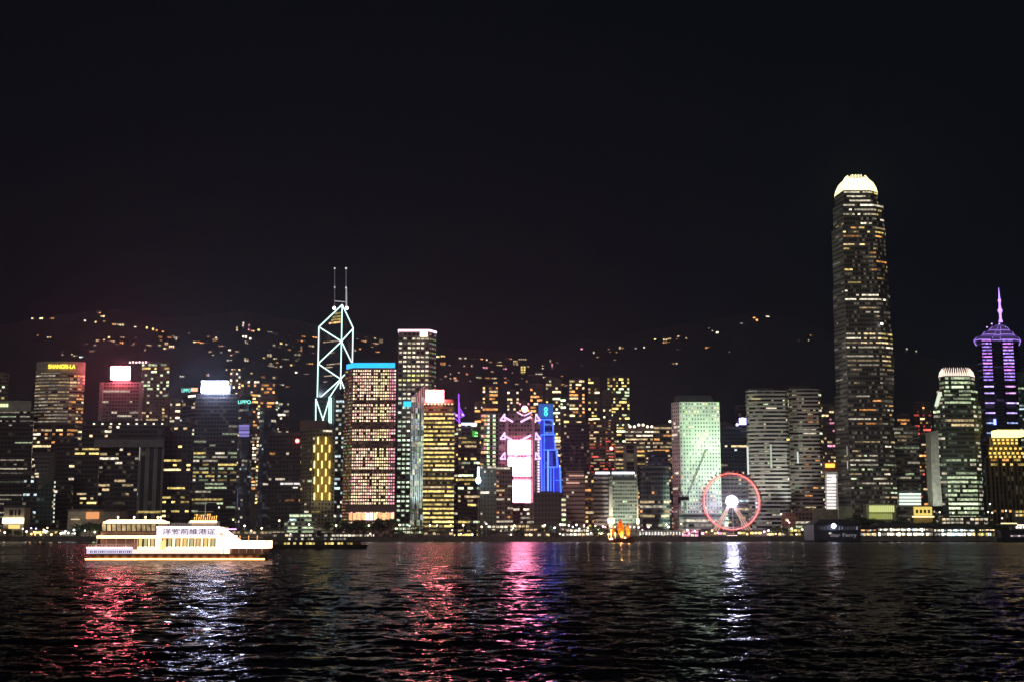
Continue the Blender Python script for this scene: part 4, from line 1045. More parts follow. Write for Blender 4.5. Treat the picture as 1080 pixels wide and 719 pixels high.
# crane
def crane():
    Y = 1068; loc = at(722, 560, Y); loc.z = BASEZ
    t = empty('tower_crane', loc, 'dark luffing crane standing in front of the pale green tower', 'crane')
    def P(x, y): return at(x, y, Y) - loc
    def lattice(a, b_, w, n):
        a, b_ = Vector(a), Vector(b_); m = MB(); dr = (b_ - a); side = Vector((0, 0, 1)).cross(dr)
        side = side.normalized() if side.length > 1e-3 * dr.length else Vector((1, 0, 0))
        if abs(dr.normalized().z) > .95: side = Vector((1, 0, 0))
        up = side.cross(dr).normalized()
        cs = [side * w + up * w, side * w - up * w, -side * w - up * w, -side * w + up * w]
        for c in cs: m.tube(a + c, b_ + c, .16, 4)
        for k in range(n):
            p, q = a + dr * (k / n), a + dr * ((k + 1) / n)
            for i in range(4): m.tube(p + cs[i], q + cs[(i + 1) % 4], .1, 4)
        return m
    lattice(P(722.5, 561), P(722.5, 526), .8, 14).build('crane_mast', M_DARK, t)
    lattice(P(723, 526), P(744.5, 473.5), .55, 22).build('jib', M_DARK, t)
    lattice(P(722, 525), P(715, 514), .4, 6).build('back_stay_frame', M_DARK, t)
    m = MB(); a = P(715, 527); b_ = P(726.5, 523.5); m.box(a.x, b_.x, -1.5, 1.5, a.z, b_.z); cw = P(716, 529); m.box(cw.x - 1, cw.x + 1.5, -1, 1, cw.z - 1.2, cw.z + 2); m.build('machinery_deck', M_DARK, t)
    m = MB(); m.tube(P(715.5, 514), P(744, 474), .08, 4); m.tube(P(744.5, 473), P(746.5, 474.5), .2, 4); m.build('hoist_cable', M_DARK, t)
crane()
# blue dark block behind the wheel
t, po, z, loc = tower('office_tower', 'blue-black tower between the pale green tower and the rounded towers with a violet sign', [(758, 0), (792, 0)], 452, 1290, facade('navy_block', (.035, .05, .06), (.02, .03, .04), .8, .6, .2, .04, (.6, .8, 1)), 30, S(.07, 2, 'cnw', (.25, .9)), seed=46)
panel(t, loc, 779.5, 787, 440.5, 447.5, 1288, glow('violet_sign', (1.6, 1.6, 4), 1, True), 'sign', 1.5)
beacon(t, loc, 777.5, 447.5, 1288, glow('violet_white', (2.5, 2.2, 4), 1), 1.4)
tower('office_tower', 'slim unlit tower right of the violet sign with a short violet light column', [(777, 0), (792, 0)], 428, 1420, F_DARK, 24, S(.04), seed=47)
tt = tower('office_building', 'low blue-grey block behind the ferris wheel', [(760, 0), (790, 0)], 503, 1150, facade('slate_bands', (.12, .13, .13)), 22, S(.3, 3, 'cw', (.2, .7)), seed=48)
panel(tt[0], tt[3], 784.6, 786.4, 421.5, 434, 1416, glow('violet_col', (.8, .3, 2.2), 1), 'vertical_lamp', 1.5) if False else None

# ---- rounded banded towers
def rounded(x0, xr, x1, top, Y, label, sd, mat=None, warm=False):
    n = 5; f = []
    for k in range(n + 1):
        a = math.pi / 2 * (1 - k / n)
        f.append((x0 + (xr - x0) * (1 - math.sin(a)), 9 * (1 - math.cos(a))))
    f = [(x0 + (xr - x0) * (1 - math.cos(math.pi / 2 * k / n)), 9 * (1 - math.sin(math.pi / 2 * k / n))) for k in range(n + 1)]
    f.append((x1 - 3, 0)); f.append((x1, 3))
    sp = dict(faces=[S(.35, 3, 'gn', (.06, .22), fu=1.0, fv=.36)] * 5 + [S(.22, 2, 'own' if warm else 'gn', (.10, .6), fv=.36), S(.1)])
    return tower('banded_tower', label, f, top, Y, mat or F_BAND, 30, sp, 3.5, 2.6, seed=sd)
t, po, z, loc = rounded(788, 806, 833, 411.5, 1135, 'left rounded tower of the pair, with pale curved bands', 49)
for k in range(5): panel(t, loc, 792.5 + k * 2, 793.9 + k * 2, 419.6, 421, 1132, glow('dim_gold', (.6, .48, .18), 1), 'sign_mark', .6)
flood(t, at(795, 563, 1085), at(800, 470, 1135), 3.2e5, (.92, 1, .85), 60)
panel(t, loc, 812.6, 813.8, 468, 493, 1133, glow('dim_green_tube', (.35, .45, .32), 1), 'light_strip', .8)
panel(t, loc, 788.2, 789.2, 470, 500, 1130, glow('dim_white_tube', (.7, .75, .7), 1), 'light_strip', .8)
t, po, z, loc = rounded(830.5, 847, 868, 410, 1150, 'right rounded tower of the pair, brown on its flat side', 50, facade('banded_rose', (.24, .19, .17), (.012, .012, .012), 1, .52, .15, .06), True)
flood(t, at(838, 563, 1100), at(841, 470, 1150), 2.4e5, (.85, 1, .92), 44)
panel(t, loc, 840.8, 841.9, 476, 488, 1148, glow('dim_white_tube', (.7, .75, .7), 1), 'light_strip', .8)
tower('podium_building', 'low warm-lit podium at the foot of the right rounded tower', [(838, 0), (857, 0)], 535, 1085, F_BROWN, 18, S(.6, 4, 'gyn', (.4, 1.2), fu=.95), 3.5, 3, seed=51, roof=None)
tower('podium_building', 'small reddish block with a bright lamp between wheel and rounded tower podium', [(824, 0), (839, 0)], 540, 1080, facade('brick_red', (.28, .12, .09), fu=.3, fv=.3), 18, S(.1, 1, 'w', (.5, 1)), seed=52, roof=None)
# gap left of the tallest tower
tower('apartment_tower', 'dark tower with sparse lights in the gap left of the tallest tower', [(864, 0), (885, 0)], 428, 1500, F_RESI, 24, S(.16, 1, 'wnp', (.4, 1.4), fu=.6), 4.5, 3.6, seed=53)
t, po, z, loc = tower('striped_building', 'white-lit striped building under an orange sign left of the tallest tower', [(870.5, 0), (884, 0)], 497, 1100, plain('white_stripes', (.5, .48, .46)), 20, None, seed=54, roof=None)
for k in range(11): panel(t, loc, 872, 881.5, 500 + k * 3.4, 502.0 + k * 3.4, 1099, glow('white_floor', (1.25, 1.15, 1.1), 1, True), 'window', .7)
panel(t, loc, 870.5, 880, 488.5, 492.5, 1102, glow('orange_sign', (3, 1.15, .12), 1, True), 'sign', 1)
m = MB(); a = at(870, 498, 1104) - loc; b_ = at(884, 486.5, 1104) - loc; m.box(a.x, b_.x, 5, 14, z - .5, b_.z); m.build('sign_block', F_BROWN, t)
beacon(t, loc, 879.5, 505, 1094, glow('white_hot', (8, 7.5, 7), 1), 1.7)
tower('pier_annex', 'plain grey cube behind the dark pier, left of the tallest tower', [(857, 0), (884, 0)], 537, 1072, plain('flat_grey', (.19, .18, .15)), 14, None, seed=55, roof=None)

# ---- tallest tower
def tallest():
    Y = 1160
    def fr(l, b_, c, rr): return [(l, 22), (b_, 0), (c, 0), (rr, 7)]
    yr = 380
    off = lambda y: (380 - y) * 0.038   # undo the lean when reading corners at other rows
    st = []
    for (y0, y1, l, b_, c, rr, ym) in ((None, 415, 882.5, 896.5, 932, 944.5, 480), (415, 345, 880.5, 893.5, 930.5, 942, 380), (345, 300, 878.8, 891.5, 927, 938.5, 322), (300, 238, 877.8, 890, 924, 934.5, 270), (238, 214, 878, 889.5, 922, 931.5, 226), (214, 200.5, 880, 890, 918, 925, 207)):
        k = (ym - yr) * -.042
        st.append((fr(l + k * -1 * 0 + (ym - yr) * -.0415, b_ + (ym - yr) * -.0405, c + (ym - yr) * -.045, rr + (ym - yr) * -.046), y0, y1))
    YB = [(200, 262, .36, (.2, 1.2)), (262, 300, .22, (.2, 1.1), 'wyo'), (300, 322, .3, (.3, 1.5)), (322, 348, .08, (.1, .5)), (348, 366, .97, (.4, 1.1)), (366, 374, .1), (374, 386, .95, (.2, .7)), (386, 392, .5), (392, 418, .12, (.08, .4)), (418, 455, .28, (.12, .9), 'wnno'), (455, 480, .28, (.12, .9), 'gnw'), (480, 540, .3, (.1, .8), 'nngw')]
    sp = dict(faces=[S(.07, 2, 'nw', (.06, .3), fv=.3), S(.3, 4, 'wnnn', (.14, .85), fu=.94, fv=.34, yb=YB), S(.3, 2.5, 'wny', (.14, .8), fu=.9, fv=.34, yb=YB)])
    t, po, z, loc = tower('skyscraper', 'tallest tower, slim and stepped, with a glowing white-gold crown', st[0][0], 200.5, Y, F_IFC, 34, sp, 4.15, 2.6, yref=yr, stages=st, roof=None, seed=57)
    # stone pier along the left arris
    m = MB()
    q = [p - Vector((loc.x, loc.y, 0)) for p in poly_px([(x, d_ - .8) for x, d_ in [(st[0][0][0][0], 22), (st[0][0][1][0], 0)]], 3, yr, Y)]
    zs = 0
    stn = facade('silver_stone', (.20, .185, .175), (.085, .08, .075), 1.0, .4, .12, .12, (1, .85, .65), .45)
    for fr_, y0, y1 in st:
        pp = [p - Vector((loc.x, loc.y, 0)) for p in poly_px(fr_, 34, yr, Y)]
        zt_ = at(sum(q_[0] for q_ in fr_) / 4, y1, Y).z - loc.z
        A, B = pp[0], pp[1]; e = (B - A).normalized(); nn = Vector((e.y, -e.x, 0))
        B2 = B - e * .8; m = MB(); o_ = nn * .12; zv = Vector((0, 0, 1)); nf = (zt_ - zs) / 4.15
        m.face([A + o_ + zv * zs, B2 + o_ + zv * zs, B2 + o_ + zv * zt_, A + o_ + zv * zt_], [(0, 0), (3, 0), (3, nf), (0, nf)])
        m.face([B2 + o_ + zv * zs, B2 + nn * .01 + zv * zs, B2 + nn * .01 + zv * zt_, B2 + o_ + zv * zt_])
        m.build('stone_pier', stn, t); zs = zt_
    # crown: ring of fins on two tiers, lit
    G = glow('crown_glow', (2.6, 2.3, 1.25), 1, True); G2 = glow('crown_fin', (1.4, 1.25, .55), 1)
    base = po; cxm = sum(p.x for p in base) / len(base); cym = sum(p.y for p in base) / len(base)
    def ring(y, k):
        zz = at(905, y, Y).z - loc.z; return [Vector((cxm + (p.x - cxm) * k, cym + (p.y - cym) * k, zz)) for p in base], zz
    tiers = [ring(201, .98), ring(195.5, .92), ring(189.5, .79), ring(185.5, .62)]
    m = MB()
    for (A, za), (B, zb) in zip(tiers[:-1], tiers[1:]):
        for i in range(len(A)):
            j = (i + 1) % len(A); m.face([A[i], A[j], B[j], B[i]])
    m.face(tiers[-1][0]); m.build('crown_wall', G, t)
    for i in range(len(base)):
        A, B = tiers[0][0], tiers[3][0]
        n = max(2, int((base[(i + 1) % len(base)] - base[i]).length / 2.3))
        for s in range(n):
            f = (s + .5) / n; j = (i + 1) % len(base)
            pts = [tt_[0][i].lerp(tt_[0][j], f) for tt_ in tiers]
            out = Vector((pts[0].x - cxm, pts[0].y - cym, 0)).normalized()
            m = MB(); pts = [p + out * .5 for p in pts]
            top = pts[-1] + Vector((0, 0, at(905, 181.5 + (2.5 if s in (0, n - 1) else 0) + (s % 2) * .5, Y).z - at(905, 186, Y).z)) - out * 2.5
            for a, b_ in zip(pts, pts[1:] + [top]): m.tube(a, b_, .42, 4)
            m.build('crown_fin', G2 if s % 2 else G, t)
    # green-lit colonnade at the foot
    G3 = glow('lime_wall', (.75, .80, .28), 1)
    panel(t, loc, 883, 898, 534, 547, Y - 28, G3, 'lit_lobby', 2) if False else None
    m = MB(); a = at(914, 549, Y - 12) - loc; b_ = at(945, 531, Y - 12) - loc; c_ = at(884, 533, Y - 12) - loc; d_ = at(899, 533, Y - 12) - loc
    m.box(a.x, b_.x, -12, -2, 0, b_.z); m.box(c_.x, d_.x, -12, 4, 0, c_.z); m.build('podium', plain('lime_stone', (.26, .26, .18)), t)
    for k in range(13):
        x0 = 917 + k * 2.05
        panel(t, loc, x0, x0 + 1.25, 532.5, 539.5, Y - 14, G3, 'lobby_window', .6)
        if k < 12: panel(t, loc, x0, x0 + 1.25, 541, 547, Y - 14, glow('lime_dim', (.35, .38, .1), 1), 'lobby_window', .6)
    for x in (907, 931.5):
        m = MB(); a = at(x, 420, Y) - loc
    flood(t, at(895, 565, 1060), at(890, 540, 1148), 2.2e4, (.95, 1, .5), 50)
    for x0, y0, y1, c in ((893.2, 470, 480, .9), (893.6, 486, 494, .8), (895.3, 512, 526, .6)):
        panel(t, loc, x0, x0 + 1, y0, y1, Y + 5, glow('lift_light_%d' % y0, (c, c * .85, c * .75), 1), 'lift_light', 1.2)
    beacon(t, loc, 930, 341.5, Y - 4, glow('white_hot', (8, 7.5, 7), 1), 1.1)
tallest()
t, po, z, loc = tower('office_building', 'dim banded office right of the tallest tower with a bright white lower part', [(945, 0), (970.5, 0)], 450, 1230, facade('dim_bands', (.11, .105, .095), (.03, .03, .03), 1, .5, .3, .05), 28, S(.3, 4, 'gnw', (.08, .3), fu=.96), 3.6, 3, seed=58)
for k in range(4): panel(t, loc, 948.5, 971, 519.5 + k * 3.4, 521.8 + k * 3.4, 1228, glow('cool_floor', (1.1, 1.3, 1.1), 1, True), 'window', 1)
tower('apartment_tower', 'speckled dark tower rising between the dim banded office and the claw-crowned tower', [(966, 0), (984, 0)], 424, 1500, F_RESI, 22, S(.25, 1.2, 'owr', (.35, 1.3), fu=.6), 4.4, 3.4, seed=59)
t, po, z, loc = tower('kiosk_building', 'yellow-lit box building at the foot of the dim banded office', [(963, 0), (983, 0)], 533, 1078, plain('ochre', (.4, .3, .12)), 12, None, seed=60, roof=None)
panel(t, loc, 964, 982.5, 534, 543, 1077, glow('yellow_wall', (.95, .72, .16), 1, True), 'lit_wall', .8)
panel(t, loc, 962, 985, 543.6, 545, 1075, glow('yellow_strip', (2.2, 1.8, .8), 1), 'strip_light', .8)
for k in range(4): panel(t, loc, 966 + k * 4.2, 968.2 + k * 4.2, 537, 540.5, 1075.5, plain('dark_mullions', (.08, .06, .02)), 'screen_panel', .3)

# ---- claw-crowned tower
def claw():
    Y = 1150
    def fr(l, b_, c, rr): return [(l, 9), (b_, 0), (c, 0), (rr, 9)]
    yr = 470
    def cor(x, ym): return x - (ym - yr) * (-.0) + (ym - yr) * ((x - 540) / 8900.0) * -1
    st = []
    for y0, y1, l, b_, c, rr, ym in ((None, 455, 984.5, 999, 1030, 1035.5, 500), (455, 426, 984.5, 997, 1027, 1035, 440), (426, 410, 988, 996, 1024, 1031, 418), (410, 396, 990.5, 997, 1022.5, 1028, 403)):
        st.append((fr(*[cor(v, ym) for v in (l, b_, c, rr)]), y0, y1))
    sp = dict(faces=[S(.3, 2, 'gn', (.15, .7)), S(.9, 9, 'g', (.22, .8), fu=.97, fv=.5, yb=[(385, 411, 1, (.55, .95)), (411, 416, .4, (.2, .5)), (416, 428, .8, (.45, 1.2)), (428, 440, .12, (.1, .4)), (440, 446, .8, (.25, .7), 'wn'), (446, 484, .16, (.2, .9), 'own'), (484, 500, .5, (.2, .6), 'gn'), (500, 545, 1, (.45, 1.0))]), S(.3, 2, 'gn', (.15, .7))])
    t, po, z, loc = tower('clawed_tower', 'shorter tower crowned by white claws, pale green lit floors below', st[0][0], 396, Y, facade('green_silver', (.10, .11, .095), (.03, .04, .035), .9, .5, .3, .08, (.8, 1, .7), .4), 32, sp, 3.9, 2.6, yref=yr, stages=st, roof=None, seed=71)
    cxm = sum(p.x for p in po) / len(po); cym = sum(p.y for p in po) / len(po)
    z2 = at(1007, 387.5, Y).z - loc.z
    G = glow('claw_glow', (1.5, 1.15, .95), 1); m = MB(); m.hexa([(p.x * .0 + cxm + (p.x - cxm) * .9, cym + (p.y - cym) * .9) for p in po], z, z + (z2 - z) * .45, top=[(cxm + (p.x - cxm) * .82, cym + (p.y - cym) * .82) for p in po]); m.build('crown_wall', glow('claw_wall', (.7, .62, .5), 1, True), t)
    for i in range(len(po)):
        j = (i + 1) % len(po); n = max(2, int((po[j] - po[i]).length / 2.2))
        for s in range(n):
            p = po[i].lerp(po[j], (s + .5) / n); o_ = Vector((p.x - cxm, p.y - cym, 0)).normalized()
            a = Vector((p.x, p.y, z)) ; b_ = Vector((p.x, p.y, z + (z2 - z) * .6)) - o_ * 1.2; c = Vector((p.x, p.y, z2 + (s % 2) * .8)) - o_ * 3.6
            m = MB(); m.tube(a, b_, .45, 4); m.tube(b_, c, .4, 4, r2=.2); m.build('claw', G, t)
    for x0, y0, x1, y1, cc in ((990, 413, 986, 428, (1.2, 1.3, 1.0)), (1000, 411, 1000, 411, None),):
        if cc:
            for dx in (0, 1.4, 2.8):
                m = MB(); m.tube(at(x0 + dx, y0, Y - 1) - loc, at(x1 + dx, y1, Y - 1) - loc, .6, 5); m.build('corner_light', glow('corner_light', cc, .7), t)
    # pale blade wall at the left
    m = MB(); pts = [(981.5, 455), (989.5, 453), (991.5, 500), (994, 533), (984.5, 533), (982.5, 500)]
    f = [at(x, y, Y - 6) - loc for x, y in pts]; bk = [p + Vector((0, 14, 0)) for p in f]
    m.face(list(reversed(f))); m.face(bk)
    for i in range(len(f)): j = (i + 1) % len(f); m.face([f[i], f[j], bk[j], bk[i]])
    m.build('blade_wall', plain('white_blade', (.55, .56, .5)), t)
    flood(t, at(986, 563, Y - 50), at(988, 500, Y), 1.2e5, (.95, 1, .85), 40)
    
    flood(t, at(1005, 450, Y - 40), at(1005, 408, Y), 0.5e5, (.9, 1, .8), 60) if False else None
claw()
# ---- violet pyramid-roofed tower
def violet_tower():
    Y = 1480
    f = [(1031, 8), (1036, 0), (1046, 0), (1048, 5), (1056, 5), (1058, 0), (1069, 0), (1075, 8)]
    st = [(f, None, 357)]
    def fv_(i, j, ni, nj, r):
        v = 1 - (j + .5) / nj
        per = 1 if v < .2 else (2 if v < .3 else (3 if v < .46 else 5))
        if j % per: return None
        if v < .22: c = (.55, .32, 1.3)
        elif v < .4: c = (.7, .5, 1.3)
        elif v < .62: c = (.3, .4, .75)
        else: c = (.18, .26, .4)
        if i >= 0 and v < .3 and r.random() < .5: c = (c[0] * 1.3, c[1] * .8, c[2] * .8)
        k = r.uniform(.75, 1.4); return tuple(x * k for x in c)
    sv = S(1, 1, mode='grid', fu=1.0, fv=.42, fn=fv_)
    t, po, z, loc = tower('pyramid_tower', 'dark tower with violet-lit round fronts and a glowing violet spire', f, 357, Y, facade('midnight', (.022, .022, .035), (.012, .014, .03), 1, .6, .1, .05, (.5, .4, 1)), 34,
        dict(faces=[S(.02), sv, S(.02), S(.02), S(.02), sv, S(.02)]), 3.9, 11.5, yref=372, stages=st, roof=None, seed=72)
    cxm = (min(p.x for p in po) + max(p.x for p in po)) / 2; cym = sum(p.y for p in po) / len(po)
    def sq(y, k):
        return [Vector((cxm + (p.x - cxm) * k, cym + (p.y - cym) * k, at(1052, y, Y).z - loc.z)) for p in po]
    lev = [sq(358, 1.12), sq(354.5, 1.0), sq(352, .78), sq(348.5, .66), sq(347, .5), sq(343, .34), sq(341, .18)]
    for k in range(0, 6):
        A, B = lev[k], lev[k + 1]; m = MB()
        for i in range(len(A)): j = (i + 1) % len(A); m.face([A[i], A[j], B[j], B[i]], [(i, 0), (i + 1, 0), (i + 1, 1), (i, 1)])
        m.face(B); m.build('roof_tier', glow('roof_glow_%d' % (k % 2), (.10, .05, .26) if k % 2 else (.03, .02, .08), 1), t)  # tiers glow themselves in place of violet floodlighting
        if k in (0, 2, 4):
            m = MB()
            for i in range(len(A)): j = (i + 1) % len(A); m.tube(A[i], A[j], .55 if k == 0 else .4, 5)
            for i in (0, 3, 4, 7): m.tube(A[i], B[i], .35, 4)
            m.build('roof_edge_light', glow('violet_edge', (.55, .30, 1.2), 1), t)
    sp_ = Vector((cxm, cym, 0)); Gs = glow('spire_violet', (1.1, .62, 2.2), 1)
    prof = [(341, 2.6), (337, 1.4), (332, 1.5), (329, 3.0), (326, 1.5), (321, 1.1), (318.5, 2.0), (316, 1.0), (305, .25)]
    m = MB()
    for (ya, ra), (yb, rb) in zip(prof[:-1], prof[1:]):
        za, zb = at(1050.5, ya, Y + 20).z - loc.z, at(1050.5, yb, Y + 20).z - loc.z
        m.tube((cxm, cym, za), (cxm, cym, zb), ra, 8, r2=rb)
    m.build('spire', Gs, t)
    for x in (1041, 1046, 1054, 1060):
        beacon(t, loc, x, 345 if x in (1041, 1060) else 341.5, Y + 8, glow('roof_violet_lamp', (1.4, 1, 2.2), 1), .9)
    panel(t, loc, 1048, 1050, 441.5, 447.5, Y - 4, glow('blue_oval', (.9, 1.1, 4), 1), 'vertical_lamp', 1.5)
    return t
violet_tower()
# ---- gold crowned block
def gold():
    Y = 1150
    st = [([(1039, 2), (1045, 0), (1090, 0)], None, 482), ([(1042, 2), (1044, 0), (1080, 0)], 482, 470), ([(1045.5, 0), (1075, 0)], 470, 461)]
    t, po, z, loc = tower('gold_crowned_building', 'tiered block with a glowing gold crown at the right edge', st[0][0], 461, Y, facade('dark_bronze', (.07, .055, .035), (.015, .012, .01), .5, .9, .15, .06), 30,
        dict(faces=[S(.1), S(.14, 1.3, 'yo', (.3, 1.0), fu=.6, bands=[(.88, 1, .95), (.30, .36, .95), (.36, .88, .03), (0, .3, .05)]), S(.1)]), 4.2, 3.6, yref=500, stages=st, roof=None, seed=73)
    panel(t, loc, 1046, 1073.5, 454.2, 461, Y - .5, glow('gold_crown', (4.0, 3.0, .75), 1, True), 'crown_light', 14)
    for row, (y, x0, x1, n, I) in enumerate(((463.5, 1048, 1072, 6, 1.4), (467, 1049, 1072, 6, 1.6), (472.5, 1045, 1076, 7, 1.5), (477.5, 1044, 1078, 8, 1.6), (481.3, 1045, 1080, 8, 1.5))):
        for k in range(n):
            x = x0 + (x1 - x0) * k / (n - 1); panel(t, loc, x - 1, x + 1, y - 1.1, y + 1, Y - 1.2, glow('gold_cell_%d' % row, (I, I * .62, I * .12), 1), 'window', .8)
    flood(t, at(1060, 480, Y - 14), at(1060, 462, Y), 1.2e4, (1, .75, .15), 120)
gold()
tower('office_tower', 'sliver of a green-lit tower at the right edge behind the gold crown', [(1077, 0), (1110, 0)], 393, 1420, F_TEAL, 24, S(.25, 2, 'gc', (.2, .7)), seed=74)
tower('office_building', 'dim block wedged between the claw-crowned tower and the gold-crowned block', [(1034, 0), (1046, 0)], 494, 1220, F_TEAL, 20, S(.1, 1, 'c', (.2, .6)), seed=75)
# ------------------------------------------------------------------ mid-level apartment towers on the lower slopes
def slope_tower(px, w_, top, Y, label, c='wyo', d=.3, I=(.5, 2.0), sd=0, foot=None, cap=60):
    x = at(px, top, Y).x
    tower('apartment_tower', label, [(px - w_ / 2, 0), (px + w_ / 2, 0)], top, Y, F_RESI, 18, S(min(.6, d * 1.25), 1.1, c, I, fu=.62, fv=.55), 4.6, 4.0, seed=sd, base=hill_z(x, Y) - 12, roof='box', group='apartment towers on the lower slope', cap=cap)
SL = [
 (566, 14, 405, 'apartment tower with reddish windows just above the blue outlined tower', 'oow', .4), (584, 17, 400, 'apartment tower with yellow-green windows right above the blue outlined tower', 'ygw', .3),
 (609, 17, 400, 'tall apartment tower with paired warm window columns above the pink granite block', 'oww', .42), (627, 13, 398, 'tall brownish apartment tower right beside the one with paired window columns', 'wyo', .34),
 (653, 24, 398, 'isolated tall apartment tower with yellow windows, last on the slope before open dark hill', 'yyg', .36), (517, 17, 407, 'apartment tower with a gold cornice left above the screens building', 'oyw', .38),
 (505, 10, 424, 'small apartment tower at the left foot of the gold-corniced one', 'nwo', .28), (541, 13, 412, 'apartment tower with two pale window columns above the screens building', 'wn', .24),
 (553, 12, 424, 'dim low apartment tower behind the pink ball lamp', 'op', .2), (596, 10, 420, 'thin dark apartment tower between the yellow-green and the paired-column ones', 'yg', .25),
 (641, 10, 412, 'thin dim apartment tower left of the isolated yellow-windowed one', 'w', .15), (495, 14, 446, 'low warm-lit block just right of the violet spire', 'yw', .45),
 (262, 20, 401, 'apartment tower with a row of pink-white lamps above the lettered faceted tower', 'own', .32), (281, 15, 404, 'apartment tower with orange bands right above the second faceted tower', 'oo', .4),
 (297, 14, 424, 'narrow apartment tower with cold speckles left of the dark wide building', 'nc', .2), (246, 12, 392, 'small apartment tower behind the white rooftop sign on the slope', 'wn', .25),
 (228, 15, 425, 'dim apartment tower hidden half behind the white sign tower', 'w', .1), (184, 14, 421, 'dim apartment tower in the dark gap left of the cyan letters', 'nw', .06),
 (281, 22, 415, 'broad apartment block with yellow-green windows behind the second faceted tower', 'ygw', .36), (955, 14, 437, 'apartment tower with red-orange windows just behind the dim banded office', 'orw', .3),
 (974, 10, 437, 'thin apartment tower with one bright gold lamp left of the claw-crowned tower', 'wo', .3), (872, 16, 440, 'low apartment tower behind the striped white building', 'pnw', .22),
 (699, 12, 452, 'small apartment tower peeping over the tiered block', 'nw', .2), (765, 16, 447, 'very dim apartment tower behind the violet sign block', 'c', .05), (530, 12, 438, 'short apartment tower right behind the upper left truss', 'wyp', .25)]
for k, (px, w_, top, lab, c, d) in enumerate(SL):
    slope_tower(px, w_, top, 1620 + (k * 37) % 160, lab, c, d, sd=200 + k)

# ------------------------------------------------------------------ lit houses high on the hill
HOUSES = []
def hill_house(px, py, w_, h_, cells, col, I):
    p, Y = on_hill(px, py + h_ / 2)
    sc_ = Y / FPX
    ang = random.Random(int(px * 7 + py)).uniform(-.3, .3)
    r = random.Random(int(px * 13 + py * 5))
    o = empty('hillside_house', (p.x, p.y, p.z - 1.0), None, 'house', 'lit houses high on the dark hill', ang)
    W_, H_ = w_ * sc_, h_ * sc_
    m = MB(); m.box(-W_ / 2, W_ / 2, 0, 10, -4, H_ + 1); m.build('wall', F_RESI if False else plain('house_wall', (.12, .10, .09)), o)
    m = MB(); m.hexa([(-W_ / 2 - .6, -.6), (W_ / 2 + .6, -.6), (W_ / 2 + .6, 10.6), (-W_ / 2 - .6, 10.6)], H_ + 1, H_ + 2.4, top=[(-W_ / 2 + 2, 3), (W_ / 2 - 2, 3), (W_ / 2 - 2, 7), (-W_ / 2 + 2, 7)]); m.build('roof', M_ROOF, o)
    nx, nz = cells
    for i in range(nx):
        for j in range(nz):
            if nx * nz > 2 and r.random() < .25: continue
            k = r.uniform(.6, 1.3) * I
            cc = tuple(x * k for x in C[col if r.random() < .75 else r.choice('wno')])
            x0 = -W_ / 2 + (i + .12) * W_ / nx; x1 = x0 + W_ / nx * r.uniform(.5, .8)
            z0 = .9 + (j + .1) * H_ / nz; z1 = z0 + H_ / nz * .72
            m = MB(); m.box(x0, x1, -.35, -.02, z0, z1, c=cc); m.build('window', MWIN, o, lamp=True)
    HOUSES.append((px, o))
